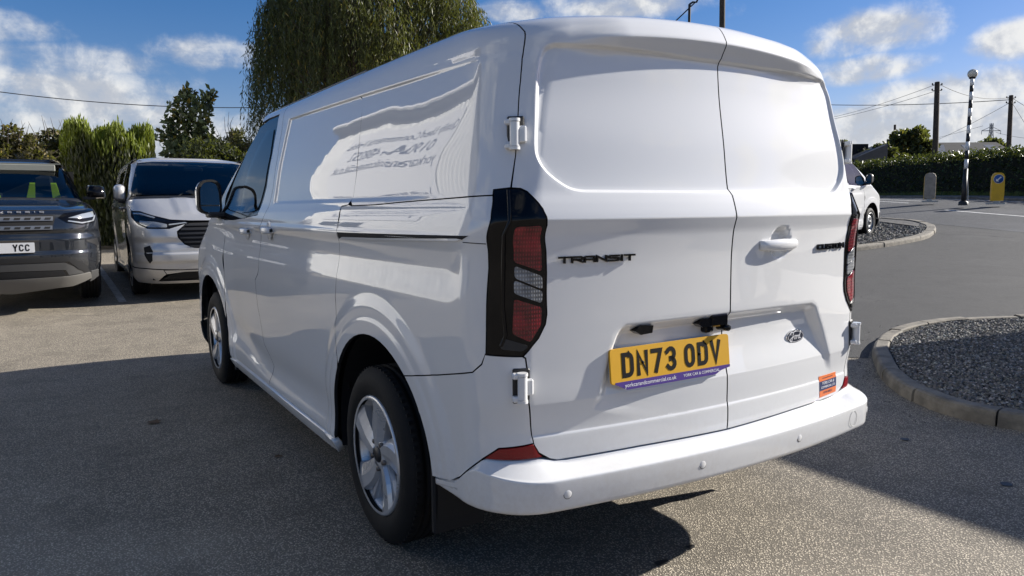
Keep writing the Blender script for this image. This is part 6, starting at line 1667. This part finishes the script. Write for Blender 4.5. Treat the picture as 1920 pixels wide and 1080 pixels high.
# far laurel hedge along the road
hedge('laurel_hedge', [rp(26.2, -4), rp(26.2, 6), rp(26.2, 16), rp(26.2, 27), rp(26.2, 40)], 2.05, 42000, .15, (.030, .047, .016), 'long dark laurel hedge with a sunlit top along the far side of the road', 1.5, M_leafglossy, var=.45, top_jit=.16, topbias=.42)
tree('rounded_tree', 1698, 50, 236, 47, 290, 9000, .30, (.050, .060, .022), 'rounded dark green tree above the hedge left of the tallest pole', yellow=.04, nclump=60)
tree('low_shrub', 1648, 48, 268, 42, 305, 5000, .26, (.040, .050, .020), 'low dark shrub left of the rounded tree behind the hedge', 'shrub', nclump=40)
tree('conifer_shrub', 1908, 47, 283, 36, 300, 5000, .25, (.018, .026, .012), 'dark clipped shrub at the right edge in front of the barn', 'shrub', nclump=40, shell=.2)
tree('far_tree', 1850, 150, 263, 22, 275, 1500, .9, (.05, .06, .03), 'tiny far tree line crown beside the pylon foot', nclump=20)
tree('far_tree', 1568, 60, 262, 14, 292, 2200, .28, (.06, .065, .03), 'thin far tree peeping out behind the van shoulder', nclump=26, cr=.3)

# left background
hedge('conifer_hedge', [(-1.62, 18.7), (-.5, 18.9), (.25, 19.1)], 2.75, 42000, .15, (.020, .028, .007), 'dense lime-tipped conifer hedge behind the parked vehicles, sunlit rim and shaded front put into its leaf colour', 2.2, M_leaf, upright=2.2, var=.35, top_jit=.32, yellow=0, aspect=.28, topbias=.45, lit_top=(.13, .165, .014))
tree('scrub_bush', 20, 24, 238, 110, 330, 16000, .16, (.060, .052, .022), 'brownish scrub bush at the far left behind the dark car', 'bush', nclump=120, cr=.2, yellow=.06, shell=.35, twigs=30)
tree('scrub_bush', 105, 27, 236, 75, 320, 12000, .16, (.050, .050, .022), 'twiggy hawthorn bush between the scrub and the conifer hedge', 'bush', nclump=90, cr=.2, yellow=.05, shell=.35, twigs=40)
tree('willow_bush', 448, 26, 226, 70, 330, 15000, .17, (.060, .062, .030), 'grey green willow bush left of the cab window', 'bush', nclump=120, cr=.2, yellow=.05, aspect=.3, shell=.35, twigs=30)
# added bush, hidden behind the silver van, only to shade the hedge front
cb = np.array((1.45, 16.9, zgf(1.45, 16.9))); co_ = empty('shade_bush', tuple(cb), label='unseen bush added behind the silver van to keep the sun off the hedge front', cat='bush')
P, C_ = clump_points((0, 0, 1.25), (1.0, .8, 1.2), 80, 15000, .3, .3); P = P[P[:, 2] > .03]
crown_mesh('crown', [leaves(P, .13, .35, None, (.020, .028, .010), .3)], M_leaf, co_); mb = MB(); mb.tube([(0, 0, -.1), (0, 0, 2.1)], [.14, .03], 8); mb.build('trunk', M_bark, co_)
P, C_ = None, None
# sapling with big leaves: three upright plumes
sp_b = gpt(352, 21); so = empty('quince_tree', tuple(sp_b), label='upright leafy sapling with big glossy leaves behind the silver van', cat='tree')
prt = []; mb = MB(); mb.tube([(0, 0, -.1), (0, 0, 1.2)], [.06, .05], 8)
for (u, v0, v1, w, n) in ((350, 300, 168, 27, 800), (388, 300, 174, 24, 650), (314, 300, 222, 25, 480), (352, 310, 262, 42, 700)):
    lo = at(u+(352-u)*.5, v0, 21)-sp_b; hi = at(u, v1, 21)-sp_b; r = w*21/FPX; tt = RNG.uniform(0, 1, n)
    ang = RNG.uniform(0, 6.28, n); rr_ = r*np.sqrt(RNG.uniform(.05, 1, n))*(1-.35*tt**4)*(.78+.3*np.sin(tt*13+u)); wob = .12*np.sin(tt*9+u)
    P = lo[None]+(hi-lo)[None]*tt[:, None]+np.stack([rr_*np.cos(ang)+wob, rr_*np.sin(ang), RNG.normal(0, .05, n)], -1)
    prt.append(leaves(P, .185, .52, None, (.085, .108, .048), .4, .06, .3)); mb.tube([(0, 0, 1.0), tuple(lo), tuple((lo+hi)/2), tuple(hi)], [.045, .035, .022, .008], 6)
crown_mesh('crown', prt, M_leafglossy, so); mb.build('trunk', M_bark, so)
# the big weeping willow
wb = gpt(705, 24); wo = empty('weeping_willow', tuple(wb), label='big weeping willow with trailing yellow green strands behind the van roof', cat='tree')
sc = 24/FPX; prt = []; mb = MB(); mb.tube([(0, 0, -.2), (.1, 0, 2.0), (0, .1, 4.2)], [.42, .34, .24], 12)
ztop = at(705, -165, 24)[2]-wb[2]; e1 = np.array((_r[0], _r[1], 0)); e2 = np.array((-_r[1], _r[0], 0))
ns = 3700; st = []; bough = RNG.uniform(0, 1, (110, 3))
for k in range(ns):
    bq = bough[RNG.integers(0, 110)]; a = bq[0]*6.283+RNG.normal(0, .07); rr_ = min(1.03, max(.03, math.sqrt(bq[1])+RNG.normal(0, .055))); ca, sa = math.cos(a), math.sin(a)
    wd = (212 if ca > 0 else 208)*sc
    x = ca*rr_*wd; y = sa*rr_*190*sc
    hz = ztop*(1-.42*rr_**2.0) if ca < 0 else ztop*(1-.40*rr_**1.8); hz += (bq[2]-.5)*1.1 + RNG.normal(0, .15) - RNG.uniform(0, 1.9)*(RNG.uniform(0, 1) < .6)
    ln = RNG.uniform(.8, 2.6)*(1 if rr_ > .5 else .8)
    if x < -150*sc: ln *= 1.35
    sway = RNG.normal(0, .10, 2); m_ = int(26*ln/1.6)
    tt = np.linspace(0, 1, m_)[:, None]
    P = np.array((0, 0, 0))+e1*x+e2*y+np.array((0, 0, hz))+(e1*(sway[0]+.12*np.sign(x))+e2*sway[1])*tt**.6*ln*.5-np.array((0, 0, 1))*tt**1.25*ln
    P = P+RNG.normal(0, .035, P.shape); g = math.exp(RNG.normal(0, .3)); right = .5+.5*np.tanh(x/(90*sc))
    tint = np.array((.034, .047, .018))*(1-right)+np.array((.072, .078, .020))*right  # sun painted into the leaves: paler on the lit right, darker left
    prt.append(leaves(P, .17, .17, (RNG.normal(0, .25), RNG.normal(0, .25), -1.0), tint*g, .3, .03))
    if k % 9 == 0: limbs(mb, (0, .1, min(3.4, hz*.6)), [P[0]], .07, .25)
crown_mesh('crown', prt, M_leaf, wo); mb.build('trunk', M_bark, wo)
